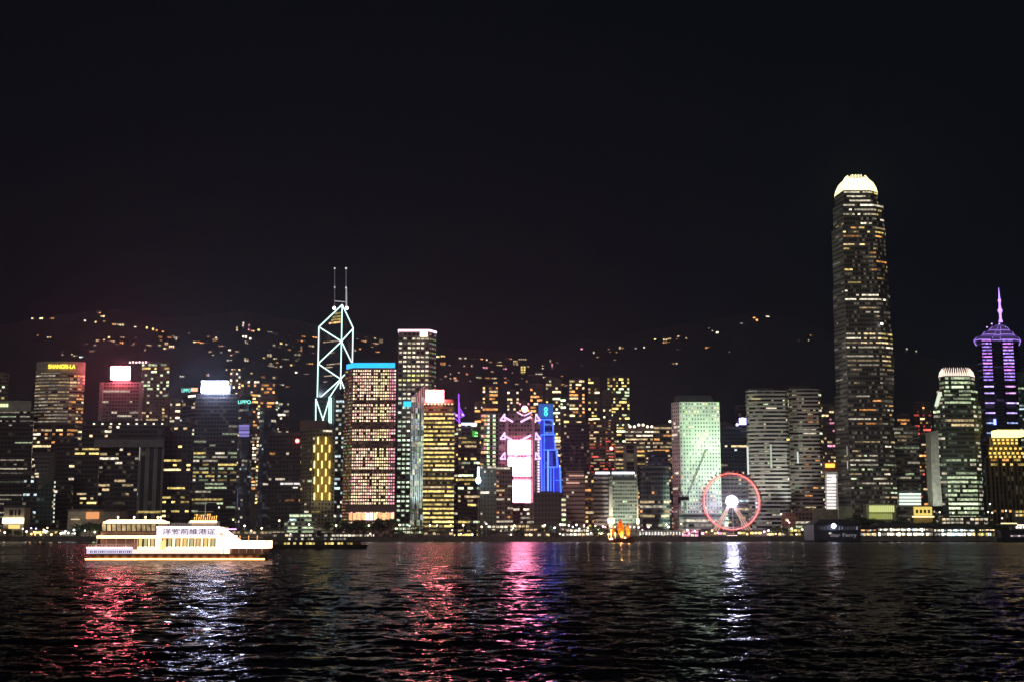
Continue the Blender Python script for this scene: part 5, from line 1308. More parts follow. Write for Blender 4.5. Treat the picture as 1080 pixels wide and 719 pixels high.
HL = [(34.5, 336, 4, 2.4, 1, 1, 'w', 2.2), (43.5, 335.6, 4.5, 2.2, 2, 1, 'w', 2.4), (54.5, 336, 6, 2.6, 3, 1, 'o', 1.2), (40, 353.5, 3, 1.4, 1, 1, 'o', .5), (52, 356, 5, 2.5, 2, 1, 'w', 1.3),
 (104, 329, 5, 3.5, 2, 2, 'y', 1.8), (108, 333.5, 5, 2.4, 2, 1, 'y', 1.6), (89.5, 338, 2.4, 2.2, 1, 1, 'n', 1.8), (101, 339.5, 2.4, 2, 1, 1, 'w', 1.8), (110, 339, 3, 1.6, 1, 1, 'y', 1.3),
 (120.5, 342, 5, 2.4, 2, 1, 'w', 1.2), (127, 342.5, 8, 2.6, 3, 1, 'w', 1.4), (142.5, 345, 2.6, 2.4, 1, 1, 'n', 2.2), (155, 345.5, 2.6, 2.8, 1, 1, 'y', 2.0), (161.5, 346.8, 2.6, 2.4, 1, 1, 'y', 2.0), (165.5, 348.2, 3, 2, 1, 1, 'y', 1.8), (171.8, 350, 2.6, 2.2, 1, 1, 'p', 2.4),
 (103, 359, 4, 2, 2, 1, 'w', .7), (110, 358.5, 3, 2.6, 1, 1, 'w', 1.3), (115, 355.5, 3, 2, 1, 1, 'w', 1.6), (117, 360, 8, 2, 4, 1, 'o', 1.1), (127.5, 361.5, 6, 3, 3, 1, 'o', 1.6), (129, 356, 5, 1.6, 2, 1, 'w', .8), (141, 362.5, 2.4, 1.8, 1, 1, 'n', 1.3),
 (156, 364, 9, 1.6, 4, 1, 'w', .5), (168, 364.5, 4, 3, 2, 1, 'w', .9), (175.5, 362.5, 4, 3.4, 2, 2, 'w', 1.2), (181, 366, 6, 4, 3, 2, 'w', 1.3), (179, 356, 5, 1.8, 2, 1, 'o', .7), (186, 357, 2, 4, 1, 2, 'n', .7), (153, 369, 2, 2, 1, 1, 'n', .6),
 (207, 361, 8, 2.4, 3, 1, 'o', 2.2), (214, 361.8, 7, 2, 3, 1, 'o', 2.2), (228, 356.5, 2.6, 3.4, 1, 1, 'n', 1.9), (230, 350.6, 3, 1.4, 1, 1, 'n', .4), (220, 355, 3, 1.4, 1, 1, 'o', .4), (199, 351.6, 1.6, 2, 1, 1, 'n', .5),
 (250, 346.5, 2.4, 5, 1, 2, 'w', .8), (256.5, 343, 2.2, 8, 1, 3, 'n', 1.4), (262.5, 345, 2.4, 7, 1, 3, 'p', 1.4), (266.5, 349, 4.5, 2.4, 2, 1, 'w', 1.4), (273, 348, 3.4, 3, 1, 1, 'y', 1.8), (258, 355, 5, 3, 2, 1, 'n', 2.6), (264, 357, 3, 2.6, 1, 1, 'n', 1.5), (260, 361, 4, 4, 2, 2, 'w', .7), (271.5, 366.3, 5, 1.4, 1, 1, 'n', .6),
 (234, 365, 8, 1.8, 3, 1, 'w', .7), (242, 369, 3.4, 2.6, 1, 1, 'n', 1.8), (244, 374.5, 3, 1.6, 1, 1, 'w', 1.2), (233, 372, 2.6, 2, 1, 1, 'n', .7), (242, 381, 6, 4, 2, 2, 'n', .8), (260, 379, 5, 4, 2, 2, 'w', .8), (239, 390, 2.2, 2, 1, 1, 'n', 2.0), (246, 389.6, 5, 2, 2, 1, 'w', 1.8), (252.5, 389.6, 2.6, 2, 1, 1, 'w', 1.6), (256.5, 389, 2.4, 2, 1, 1, 'w', 1.6), (261, 388, 2.6, 2, 1, 1, 'p', 1.8), (266, 387, 3.6, 2, 1, 1, 'p', 1.8), (272, 387.4, 2, 1.8, 1, 1, 'p', .8),
 (284.5, 350.4, 6, 1.6, 2, 1, 'n', .6), (296.5, 362, 3.4, 2.8, 1, 1, 'w', 1.9), (302, 363.5, 3, 2.6, 1, 1, 'w', 1.6), (289, 363.8, 3, 1.8, 1, 1, 'n', .6), (317, 359.6, 10, 2, 4, 1, 'o', 2.6), (332, 355.8, 6, 1.8, 2, 1, 'o', 1.4), (318, 367.5, 2, 6, 1, 2, 'g', .5), (314, 374, 8, 3, 2, 1, 'g', .35),
 (284, 374.5, 5, 3, 2, 2, 'w', .8), (290.5, 378.5, 5, 3, 2, 1, 'w', .9), (301, 379, 8, 2, 3, 1, 'n', .5), (307.5, 385, 3.4, 2.8, 1, 1, 'y', 2.2), (296.5, 386.2, 3, 2, 1, 1, 'n', .7), (286, 385.6, 6, 2, 3, 1, 'n', .5), (283, 386, 2, 3, 1, 1, 'w', .6), (312.3, 392.5, 2.8, 2.2, 1, 1, 'n', 1.9), (323, 394.5, 6, 1.6, 2, 1, 'n', .7), (315, 396.5, 4, 1.4, 1, 1, 'n', .5), (334, 390, 2.4, 1.8, 1, 1, 'n', 1.2), (297, 405.6, 5, 1.4, 2, 1, 'n', .9), (283, 404.4, 2.6, 1.8, 1, 1, 'w', 1.9), (332, 417.5, 4, 1.4, 1, 1, 'n', .8), (289, 438.6, 3, 1.8, 1, 1, 'w', 1.5), (325, 384, 6, 2, 2, 1, 'w', .6), (347, 352.4, 3, 1.6, 1, 1, 'w', .8),
 (377, 358, 4, 2, 1, 1, 'n', .9), (384, 359.8, 6, 2.6, 3, 1, 'o', 1.1), (396.5, 362.5, 7, 2, 3, 1, 'o', 1.6), (386, 356, 3, 1.6, 1, 1, 'o', .8), (402, 359.5, 4, 4, 2, 2, 'w', .4),
 (462, 376, 4, 2.6, 2, 1, 'y', 1.8), (467, 375.6, 5, 2.8, 2, 1, 'y', 1.8), (488, 377.5, 9, 1.6, 3, 1, 'n', .9), (500.5, 378.7, 7, 1.4, 3, 1, 'o', 1.7), (508, 378.7, 3, 1.8, 1, 1, 'o', 1.8), (513.4, 379.2, 2, 1.6, 1, 1, 'o', 1.8), (512, 387.5, 6, 2.6, 2, 1, 'p', .9), (528, 385.3, 9, 2.2, 4, 1, 'y', 1.5), (532.5, 389, 4, 3, 2, 1, 'p', .9), (537.5, 378.4, 6, 1.4, 2, 1, 'n', .9), (551, 378.9, 9, 1.6, 4, 1, 'w', .7), (545.5, 384, 3, 5, 1, 2, 'w', .6), (552, 389.5, 6, 8, 2, 3, 'y', 1.1), (559.5, 388.8, 5, 1.2, 2, 1, 'n', .6), (568.5, 393.5, 8, 3, 3, 2, 'n', .9), (574.6, 398, 4, 3, 2, 1, 'w', .9), (559, 398, 7, 1.4, 2, 1, 'g', .6), (550.7, 399, 2, 1.6, 1, 1, 'n', .8), (583.5, 399, 3, 3, 1, 2, 'o', .9), (580.5, 381, 2, 4, 1, 2, 'w', .5), (582.5, 386, 2, 6, 1, 3, 'p', .9),
 (474, 385.4, 2, 1.6, 1, 1, 'n', .8), (489.6, 386, 2.2, 1.8, 1, 1, 'n', .8), (497.5, 385.6, 2, 2.4, 1, 1, 'n', .8), (484, 393, 2, 2, 1, 1, 'n', .8), (475, 394, 1.6, 1.6, 1, 1, 'n', .6), (505, 398, 6, 2.2, 2, 1, 'g', .7), (496, 402, 2.4, 2, 1, 1, 'n', 1), (481, 401, 5, 1.4, 1, 1, 'n', .7), (475, 399.2, 2, 1.6, 1, 1, 'n', .9), (466.5, 399.4, 1.6, 1.4, 1, 1, 'n', .6), (524, 398.8, 2, 1.8, 1, 1, 'w', 1), (521.5, 403.5, 2.6, 1.6, 1, 1, 'w', 1.3), (540.5, 393, 1.8, 2, 1, 1, 'p', .5), (491, 430, 2, 1.4, 1, 1, 'n', 1.2), (550, 410.3, 2, 1.8, 1, 1, 'w', .7),
 (613.5, 368, 2.6, 2.4, 1, 1, 'p', 2.0), (626.5, 371.6, 2, 2.6, 1, 1, 'n', 1.4), (642.5, 368.5, 3, 1.8, 1, 1, 'w', .8), (644, 371.5, 2.6, 2, 1, 1, 'n', 1.7), (653.8, 367, 2, 3.4, 1, 2, 'w', 1.0), (650.5, 371.5, 2, 1.4, 1, 1, 'o', .8), (670.5, 367.6, 2.2, 2, 1, 1, 'n', 1.1), (679.5, 366.2, 2.2, 2, 1, 1, 'n', 1.3), (614, 385.6, 1.8, 1.8, 1, 1, 'n', .9), (639, 385.2, 1.6, 1.6, 1, 1, 'g', .9), (691, 358.2, 2.8, 2.6, 1, 1, 'y', 1.9), (701.5, 358, 5, 2.4, 2, 1, 'w', 1.1), (706, 357, 4, 1.8, 2, 1, 'w', 1.0), (703, 361, 9, 1.4, 3, 1, 'o', .9), (716, 354.8, 4, 2.4, 1, 1, 'w', 2.0), (719.5, 355, 4, 1.4, 2, 1, 'y', 1.2), (715.5, 358, 5, 1.6, 2, 1, 'w', 1.2), (724, 356.5, 2, 1.6, 1, 1, 'w', .9), (724, 369.5, 3, 1.6, 1, 1, 'n', .2),
 (756.5, 350.4, 3.4, 2.6, 1, 1, 'n', 2.4), (748.3, 346.5, 3, 1.8, 1, 1, 'n', .7), (751.5, 349, 1.8, 1.6, 1, 1, 'n', .8), (747.5, 351, 2, 1.4, 1, 1, 'p', .7), (746.5, 366.5, 6, 2.4, 3, 1, 'o', .8), (769.4, 371.4, 2, 1.8, 1, 1, 'n', 1.4), (784.5, 341, 9, 1.2, 2, 1, 'n', .35), (798.3, 337.5, 3, 2.8, 1, 1, 'o', 2.2), (795.5, 335, 3.6, 1.4, 1, 1, 'o', 1.4), (809.6, 334.3, 5, 2.6, 1, 1, 'n', 2.4), (800, 368.3, 2, 1.4, 1, 1, 'n', .3), (841.8, 359.5, 2, 1.8, 1, 1, 'w', 1.4), (852.6, 359.2, 2.4, 2, 1, 1, 'w', 1.6), (853.5, 354, 5, 1.8, 2, 1, 'o', 1.4), (956.5, 367.6, 2, 1.8, 1, 1, 'n', 1.5), (966.5, 370, 2, 1.6, 1, 1, 'n', 1.0), (66, 371.5, 2, 1.6, 1, 1, 'n', .5), (66, 374.2, 1.8, 1.6, 1, 1, 'n', 1.1), (76, 373.8, 1.8, 1.8, 1, 1, 'n', 1.1), (80, 375.4, 5, 1.8, 2, 1, 'c', 1.8), (87.5, 376.4, 8, 1.6, 3, 1, 'c', 1.6), (187, 395.6, 4, 1.4, 1, 1, 'n', .9), (192, 396.6, 5, 1.4, 2, 1, 'n', 1.0), (128, 388, 5, 1, 1, 1, 'p', .7)]
for h in HL: hill_house(h[0], h[1], h[2], h[3], (h[4], h[5]), h[6], h[7] * 1.35)
rh = random.Random(77)
for (x0, x1, y0, y1, n) in ((88, 190, 352, 374, 14), (215, 332, 350, 408, 34), (372, 405, 352, 372, 6), (462, 602, 378, 408, 34), (600, 720, 366, 392, 7)):
    for _ in range(n):
        hill_house(rh.uniform(x0, x1), rh.uniform(y0, y1), rh.uniform(2, 6), rh.uniform(1.4, 2.6), (rh.choice([1, 2, 2, 3]), 1), rh.choice('wwoyo'), rh.uniform(.4, 1.5))
auto_labels(HOUSES, 'small lit hill house', 'above')

# ------------------------------------------------------------------ ferris wheel
def ferris():
    Y = 1072; c = at(771.5, 528.3, Y)
    loc = Vector((c.x, Y, BASEZ))
    t = empty('ferris_wheel', loc, 'red-lit ferris wheel with a blinding white hub on the waterfront', 'ferris wheel')
    cz = c.z - BASEZ; Rr = 29.2 * Y / FPX
    G = glow('wheel_red', (1.7, .20, .13), 1, True); Gd = glow('wheel_deep_red', (.40, .012, .018), 1)
    def ring(r, y, th, mt, nm, n=96, m=None, ret=False):
        m = MB()
        for k in range(n):
            a, b_ = 2 * math.pi * k / n, 2 * math.pi * (k + 1) / n
            m.tube((r * math.cos(a), y, cz + r * math.sin(a)), (r * math.cos(b_), y, cz + r * math.sin(b_)), th, 5)
        m.build(nm, mt, t)
    ring(Rr, -1.4, .5, G, 'rim'); ring(Rr, 1.4, .5, G, 'rim'); ring(Rr - 1.9, 0, .25, Gd, 'inner_rim')
    m = MB()
    for k in range(84):
        a, b_ = 2 * math.pi * k / 84, 2 * math.pi * (k + 1) / 84
        m.tube(((Rr) * math.cos(a), -1.4 if k % 2 else 1.4, cz + Rr * math.sin(a)), ((Rr - 1.9) * math.cos(b_), 0, cz + (Rr - 1.9) * math.sin(b_)), .14, 4)
    m.build('rim_lattice', Gd, t)
    for k in range(28):
        a = 2 * math.pi * k / 28 + .05
        m = MB(); m.tube((1.2 * math.cos(a), 0, cz + 1.2 * math.sin(a)), ((Rr - 2) * math.cos(a), 0, cz + (Rr - 2) * math.sin(a)), .09, 4)
        m.build('spoke', glow('spoke', (.34, .15, .17), 1), t)
    for k in range(42):
        a = 2 * math.pi * k / 42; x, z = (Rr + 1.9) * math.cos(a), cz + (Rr + 1.9) * math.sin(a)
        m = MB(); m.ball((x, 0, z), .85, 8, 6, sz=1.15); g = m.build('gondola', plain('gondola_red', (.28, .015, .02), .3, 0, .1), t)
        m = MB(); m.tube((Rr * math.cos(a), 0, cz + Rr * math.sin(a)), (x, 0, z), .15, 4); m.build('gondola_bracket', M_DARK, g)
    l = bpy.data.lights.new('wheel_light', 'POINT'); l.energy = 9000; l.color = (1, .75, .75); l.shadow_soft_size = 3.5
    m = MB(); m.ball((0, -1.5, cz), 4.6, 20, 12); m.build('hub_lamp', glow('hub_white', (90, 90, 118), 1, True), t)
    m = MB(); m.tube((0, -5, cz), (0, 5, cz), 1.2, 10); m.build('hub', M_STEEL, t)
    for s in (-1, 1):
        for y in (-7, 7):
            for q in (0, 1):
                a = (s * (.8 + q), y * .35, cz - 2); b_ = (s * (15.6 + q * 2.6), y, 0)
                m = MB(); m.tube(a, b_, .42, 6); m.build('leg', glow('leg_glow', (.95, .32, .28) if q else (.7, .36, .26), 1), t)  # legs given their own glow instead of lamps shining on them
        m = MB(); m.tube((s * 5.4, -3.4, cz - 10), (s * 9, -5, 0), .22, 5); m.build('strut', glow('strut_glow', (.5, .4, .42), 1), t)  # strut glows itself, standing in for light on the steel
    m = MB(); m.tube((0, -4, cz - 3), (0, -5, 3), .2, 5); m.build('strut', glow('strut_glow', (.5, .4, .42), 1), t)
    m = MB(); m.box(-27, 27, -9, 9, .0, 1.6); m.box(-20, 20, -8, 8, 1.6, 2.6); m.build('boarding_platform', M_DARK, t)
    m = MB(); m.box(-19, 19, -9.3, -9.02, 1.3, 1.7); m.build('platform_light', glow('platform_light', (2.6, 1.7, 1.6), 1), t)
ferris()

# ------------------------------------------------------------------ trees
r_ = random.Random(3)
def crown_mesh(sd):
    r = random.Random(sd); m = MB()
    lobes = [(r.uniform(-2.6, 2.6), r.uniform(-2.2, 2.2), r.uniform(3.4, 6.6), r.uniform(1.1, 1.9)) for _ in range(9)]
    for (x, y, z, s) in lobes:
        for _ in range(62):
            a, b_, c = r.gauss(0, 1), r.gauss(0, 1), r.gauss(0, 1); n = math.sqrt(a * a + b_ * b_ + c * c) + 1e-6
            k = s * r.uniform(.55, 1.08) / n; p = Vector((x + a * k, y + b_ * k, z + c * k * .8))
            u = Vector((r.uniform(-1, 1), r.uniform(-1, 1), r.uniform(-.6, .6))).normalized() * r.uniform(.22, .5)
            v = u.cross(Vector((r.uniform(-1, 1), r.uniform(-1, 1), r.uniform(-1, 1)))).normalized() * r.uniform(.2, .42)
            m.face([p - u, p + v, p + u, p - v])
    return m.mesh('crown', M_LEAF)
def trunk_mesh(sd):
    r = random.Random(sd + 50); m = MB()
    m.tube((0, 0, 0), (.1, 0, 3.2), .28, 6, r2=.18)
    for _ in range(5):
        a = r.uniform(0, 6.28); m.tube((.1, 0, r.uniform(2.2, 3.1)), (1.8 * math.cos(a), 1.8 * math.sin(a), r.uniform(4, 5.4)), .13, 5, r2=.05)
    return m.mesh('trunk', M_BARK)
CM = [crown_mesh(k) for k in range(5)]; TM = [trunk_mesh(k) for k in range(5)]
TREES = []
def tree(px, hpx, Y):
    p = at(px, 560, Y); s = hpx * Y / FPX / 7.4
    o = empty('shade_tree', (p.x, Y, BASEZ - .05), None, 'tree', 'trees along the waterfront', r_.uniform(0, 6.28)); k = r_.randrange(5)
    for nm, me in (('trunk', TM[k]), ('crown', CM[k])):
        c = bpy.data.objects.new(nm, me); COL.objects.link(c); c.parent = o
    o.scale = (s * r_.uniform(.95, 1.35), s * 1.1, s)
    TREES.append((px, o))
def row(x0, x1, n, h0, h1, Y0=1058, Y1=1074):
    for k in range(n): tree(x0 + (x1 - x0) * (k + r_.uniform(.2, .8)) / n, r_.uniform(h0, h1), r_.uniform(Y0, Y1))
row(-25, 40, 9, 6, 9); row(80, 104, 4, 13, 17, 1056, 1062); row(40, 80, 5, 6, 9); row(104, 300, 17, 7, 12, 1060, 1078); row(346, 372, 5, 12, 18, 1062, 1068); row(375, 414, 7, 14, 22, 1054, 1066)
row(414, 500, 12, 6, 11); row(500, 600, 15, 7, 12); row(598, 640, 7, 8, 13); row(672, 740, 8, 6, 10, 1066, 1076); row(814, 830, 3, 10, 13, 1056, 1062); row(830, 858, 3, 6, 9); row(900, 1050, 16, 14, 22, 1066, 1072); row(1050, 1100, 5, 10, 14)
auto_labels(TREES, 'dark waterfront tree', 'in front of')

# ------------------------------------------------------------------ street lamps on the promenade
LAMPS = []
def lamp(px, py, Y=1054, col=(7, 5.6, 3.8), r=1.05, light=True):
    p = at(px, py, Y)
    o = empty('street_lamp', (p.x, Y, BASEZ), None, 'street lamp', 'lamps along the waterfront')
    h = max(2.2, p.z - BASEZ)
    m = MB(); m.tube((0, 0, 0), (0, 0, h - r * .5), .12, 6, r2=.08); m.tube((0, 0, 0), (0, 0, .6), .28, 6); m.build('post', M_STEEL, o)
    key = 'lamp_%d_%d_%d' % tuple(int(c * 2) for c in col)
    m = MB(); m.ball((0, 0, h), r, 10, 6); m.build('lamp_head', glow(key, col, 1), o)
    if light:
        l = bpy.data.lights.new('lamp_light', 'POINT'); l.energy = 900; l.color = [c / max(col) for c in col]; l.shadow_soft_size = .8
        lo = bpy.data.objects.new('lamp_light', l); COL.objects.link(lo); lo.parent = o; lo.location = (0, -1.6, h)
    LAMPS.append((px, o))
WC, WW, WO, WP = (6, 6, 6.4), (6, 4.8, 3.2), (6, 3.2, 1.0), (6, 3.4, 3.6)
for px, py, col, lt in ((5, 561, WW, 1), (24, 557, WC, 0), (28, 560, WW, 1), (33, 556.4, (3.5, 3.3, 6), 0), (38, 556.8, (3, 3, 6), 0), (33, 562.5, WO, 1), (37, 564, WO, 0), (43, 563.5, WO, 1), (54, 566, (6, 5, 2.4), 1), (46, 558, WW, 0), (50, 556, WW, 0), (64, 562, WW, 1), (69, 559.6, WC, 0), (72, 561.5, WC, 1), (78, 558.4, WC, 1), (79, 562, WC, 0), (89.5, 559, WC, 0), (100, 560.5, (4, 5, 2), 1),
    (113, 549, WW, 0), (231, 534.5, WW, 0), (246, 547.6, (4.5, 5, 2), 0), (258, 554, WW, 1), (265, 559, WW, 0), (276, 556.5, WW, 1), (294.5, 548.5, WW, 1), (306.5, 562.5, WP, 0), (326, 552.5, (5, 5, 4), 1), (354.5, 553.5, WW, 1), (389, 553.8, WW, 1), (390.5, 562.3, WW, 0), (421.5, 553, WW, 1), (432, 554, (3, 4, 3), 0), (453.5, 553.5, WW, 1), (461, 553.5, WW, 0), (474, 549.5, WO, 1), (475.5, 553, WO, 0), (477, 558.5, WP, 0), (486, 562.6, WW, 0), (488.5, 553.3, WW, 1), (498, 563.6, WP, 1), (513, 551.8, WC, 0), (508, 555, WW, 1), (542.6, 553.8, WW, 1), (541, 556.5, WW, 0), (574.5, 553.4, WW, 1), (585, 556, WC, 1), (590.5, 562.4, WW, 0), (591, 552.5, WW, 1), (558.5, 563.4, WW, 0), (539, 563.3, WW, 0),
    (600, 553.5, WP, 1), (604, 555, WC, 0), (608, 553, WC, 1), (611, 557, WC, 0), (616, 553.4, WP, 0), (620, 556, WW, 1), (623.5, 561.5, WC, 0), (628, 554, WW, 0), (636, 554.5, WP, 1), (638.5, 555.3, WP, 0), (645, 555.2, WP, 0), (648.5, 555, WO, 0), (664.5, 555, WP, 1), (669, 555.2, WP, 0), (673.5, 555.6, WP, 1), (677.5, 558.3, WP, 0), (684, 555.2, WP, 1), (703, 552.5, (5, 5, 3), 0), (705, 555, (5, 5, 3), 1), (718.5, 551.8, WW, 0),
    (725, 558.5, WP, 1), (727, 562, WP, 0), (733, 559.5, WC, 0), (741, 562, WP, 1), (745, 560.5, WO, 0), (751, 559, WO, 1), (757, 561, WP, 0), (779, 561.5, WC, 0), (788, 562.6, WO, 1), (797, 561.5, WP, 0), (806, 560.2, WP, 1), (810.5, 559, (6, 4, 6), 1), (812, 563, WP, 0), (818, 562.5, WW, 0), (822.6, 562.4, WO, 1), (824, 541.5, WW, 0), (831, 548.5, WP, 0), (832.5, 550.5, WP, 0), (835, 557, (5, 5, 3), 1), (840, 563, WW, 0), (846, 558, WW, 1), (851, 564, WW, 0), (854, 551.5, WO, 1), (855, 561, WW, 0),
    (991, 539.6, WW, 0), (1044, 531, WC, 0), (1042, 539.5, WW, 0), (1046.5, 540, WW, 0), (1061, 538, WW, 0), (1057, 546, WP, 0), (1018.5, 539.8, WW, 0), (1005, 540.5, WW, 0), (950, 552, WW, 0), (976, 552, WW, 0), (933, 555, WO, 1)):
    lamp(px, py, 1052.5 + (len(LAMPS) % 7), tuple(c * .8 for c in col), .80 if lt else .6, bool(lt))
auto_labels(LAMPS, 'glowing globe lamp', 'below')

# ------------------------------------------------------------------ waterfront pavilions, walkway, piers
def pavilion(x0, x1, ytop, Y, label, col, I, name='pavilion', cat='pavilion', n=None, roofm=None, wall=None, D=12, ybot=None, seed=0):
    loc = at((x0 + x1) / 2, 565, Y); loc.z = BASEZ
    t = empty(name, loc, label, cat)
    a, b_ = at(x0, ytop, Y).x - loc.x, at(x1, ytop, Y).x - loc.x; z1 = at(x0, ytop, Y).z - BASEZ
    if z1 < 3: z1 = 3.0
    m = MB(); m.box(a, b_, 0, D, 0, z1); m.build('wall', wall or F_GREY if not wall else wall, t)
    m = MB(); m.box(a - 1, b_ + 1, -2.0, D + 1, z1, z1 + .7); m.build('roof', roofm or M_ROOF, t)
    r = random.Random(seed); n = n or max(2, int((b_ - a) / 3.2)); w_ = (b_ - a) / n
    for j, zz in enumerate([z1 - 2.4, z1 - 5.4]):
        if zz < .3: break
        for k in range(n):
            if r.random() < .18: continue
            kk = I * r.uniform(.4, 1.4); m = MB(); m.box(a + w_ * (k + .12), a + w_ * (k + .88), -.35, -.02, zz, zz + 1.7, c=tuple(x * kk for x in C[col if r.random() < .7 else r.choice('wn')])); m.build('window', MWIN, t, lamp=True)
    for k in range(max(2, n // 3)):
        x = a + (b_ - a) * k / max(1, n // 3 - 1) if n // 3 > 1 else a
        m = MB(); m.tube((x, -1.6, 0), (x, -1.6, z1), .18, 5); m.build('column', M_STEEL, t)
    return t, loc
P_ = pavilion
P_(30, 62, 559, 1064, 'low pavilion with orange and gold lights left of the council building', 'y', 2.2, seed=1)
P_(64, 80, 559.5, 1062, 'low stall row with bluish white lights left of the tree clump', 'n', 2.4, seed=2)
P_(245, 300, 559, 1066, 'low dark shelter with warm windows right of the bright ferry', 'w', .6, seed=3)
P_(288, 395, 563, 1058, 'long low pier shed with white lights above the dark ferry', 'n', 1.0, seed=4)
P_(331, 352, 555, 1064, 'small grey flat-roofed pump house beside the terraced block', 'n', .15, wall=plain('flat_grey', (.19, .18, .15)), seed=5)
P_(416, 446, 555, 1070, 'glass-fronted pavilion below the pink-rimmed square tower', 'g', .9, seed=6)
P_(447, 478, 560, 1064, 'low kiosk row below the amber-banded tower', 'w', 1.0, seed=7)
P_(514, 536, 553, 1070, 'two-storey terrace restaurant with white windows below the brown block', 'n', 1.4, seed=8)
P_(538, 575, 552.5, 1070, 'long terrace restaurant with cream windows below the three screens', 'w', 1.7, seed=9)
P_(553, 580, 561.5, 1059, 'low strip of landing steps with warm lights below the blue outlined tower', 'w', 1.5, seed=10)
P_(596, 626, 557, 1066, 'crowded white-lit stall row below the pink granite block', 'n', 2.2, seed=11)
P_(739, 766, 560, 1060, 'fairground booth row with pinkish lights at the left foot of the ferris wheel', 'p', 2.2, seed=12)
P_(778, 808, 559.5, 1060, 'fairground booth row with gold and pink lights at the right foot of the ferris wheel', 'y', 2.0, seed=13)
P_(808, 857, 557, 1066, 'wide market pavilion with yellow lights right of the ferris wheel', 'y', 1.4, seed=14)
P_(719, 737, 558, 1060, 'small white-pink tented booth left of the ferris wheel', 'p', 2.4, roofm=M_WHITE, seed=15)
# event mast columns with warm uplights
def uplit_column(px, ytop, ybot, Y, label, wpx, warm):
    loc = at(px, ybot, Y); loc.z = BASEZ
    t = empty('uplit_column', loc, label, 'column')
    w_ = wpx * Y / FPX / 2; z = at(px, ytop, Y).z - BASEZ; zb = at(px, ybot, Y).z - BASEZ
    m = MB(); m.hexa([(-w_, -w_), (w_, -w_), (w_, w_), (-w_, w_)], 0, z, top=[(-w_ * .6, -w_ * .6), (w_ * .6, -w_ * .6), (w_ * .6, w_ * .6), (-w_ * .6, w_ * .6)]); m.build('shaft', plain('cream_wall', (.42, .38, .32)), t)
    m = MB(); m.box(-w_ * 1.3, w_ * 1.3, -w_ * 1.3 - .8, -w_ - .3, zb, zb + 4.4); m.build('lamp_box', glow('uplight_box', (5, 3.6, 1.6), 1, True), t)
    m = MB(); m.hexa([(-w_ * 1.2, -w_ * 1.2), (w_ * 1.2, -w_ * 1.2), (w_ * 1.2, w_ * 1.2), (-w_ * 1.2, w_ * 1.2)], z, z + .6); m.build('cap', M_ROOF, t)
    l = bpy.data.lights.new('uplight', 'SPOT'); l.energy = 6000; l.color = (1, .72, .42); l.spot_size = R(50); l.shadow_soft_size = .6
    lo = bpy.data.objects.new('uplight', l); COL.objects.link(lo); lo.parent = t; lo.location = (0, -w_ - 3.5, zb + 4)
    lo.rotation_euler = (Vector((0, -w_ - 3.5, 0)) - Vector((0, 0, 16))).to_track_quat('Z', 'Y').to_euler()
uplit_column(644.3, 512, 551.5, 1074, 'broad column washed by a golden uplight in front of the paired grey blocks', 5, 1)
uplit_column(672.6, 512, 552, 1076, 'slim column washed by a pinkish uplight right of the paired grey blocks', 2, 1)

def walkway():
    Y = 1054; loc = at(697, 565, Y); loc.z = BASEZ
    t = empty('covered_walkway', loc, 'long white covered walkway with lit bays between junk and ferris wheel', 'walkway')
    a, b_ = at(674, 560, Y).x - loc.x, at(722, 560, Y).x - loc.x; z = at(690, 559.2, Y).z - BASEZ
    m = MB(); m.box(a, b_, -2, 3, z - .4, z + .5); m.build('roof', plain('walk_white', (.6, .58, .55)), t)
    n = 16
    for k in range(n):
        x = a + (b_ - a) * k / (n - 1)
        m = MB(); m.tube((x, -1.7, 0), (x, -1.7, z - .4), .22, 6); m.build('column', M_WHITE, t)
        if k < n - 1:
            m = MB(); m.box(x + .5, x + (b_ - a) / (n - 1) - .5, 2.6, 2.9, z - 3.4, z - .8, c=tuple(q * random.Random(k).uniform(.7, 1.8) for q in (1, .93, .85))); m.build('lit_bay', MWIN, t, lamp=True)
walkway()

def dark_pier():
    Y = 1012; loc = at(880, 568, Y); loc.z = 0
    t = empty('pier_building', loc, 'dark two-storey ferry pier with a glaring round lamp, left of the lit piers', 'pier')
    def X(px): return at(px, 560, Y).x - loc.x
    def Z(py): return at(880, py, Y).z
    m = MB(); m.box(X(858.5), X(906), 0, 34, 1.2, Z(553)); m.build('wall', plain('navy_wall', (.04, .045, .065)), t)
    m = MB(); m.hexa([(X(857), -2), (X(909), -2), (X(909), 36), (X(857), 36)], Z(553), Z(547), top=[(X(868), 8), (X(898), 8), (X(898), 26), (X(868), 26)]); m.build('hipped_roof', plain('dark_tiles', (.03, .03, .035)), t)
    m = MB(); m.box(X(858), X(907), -1.4, 0, Z(559.6), Z(558.9)); m.build('balcony_ledge', M_DARK, t)
    for k in range(14):
        x = 863 + k * 3.1; I = random.Random(k).choice([.08, .12, .3, .05])
        m = MB(); m.box(X(x), X(x + 1.1), -.35, -.02, Z(558), Z(554.6), c=(I, I, I * 1.2)); m.build('window', MWIN, t, lamp=True)
    text_part('Star Ferry', t, X(889), -.5, Z(565.4), 2.9, 21, glow('pier_letters', (.17, .155, .175), 1))
    m = MB(); m.box(X(874.2), X(876.6), -.6, -.05, Z(562.6), Z(561)); m.build('lettering_plate', glow('plate', (.9, .85, .8), 1), t)
    m = MB(); m.ball((X(878.8), -2.2, Z(554)), 1.75, 12, 8); m.build('wall_lamp', glow('wall_lamp_white', (11, 12, 16), 1, True), t)
    m = MB(); m.tube((X(878.8), -2.2, Z(554)), (X(878.8), 0, Z(552)), .2, 5); m.build('lamp_bracket', M_DARK, t)
    for k in range(9):
        m = MB(); x = X(860 + k * 5.4); m.tube((x, 1, -3), (x, 1, 1.3), .5, 6); m.build('pile', M_STONEW, t)
dark_pier()
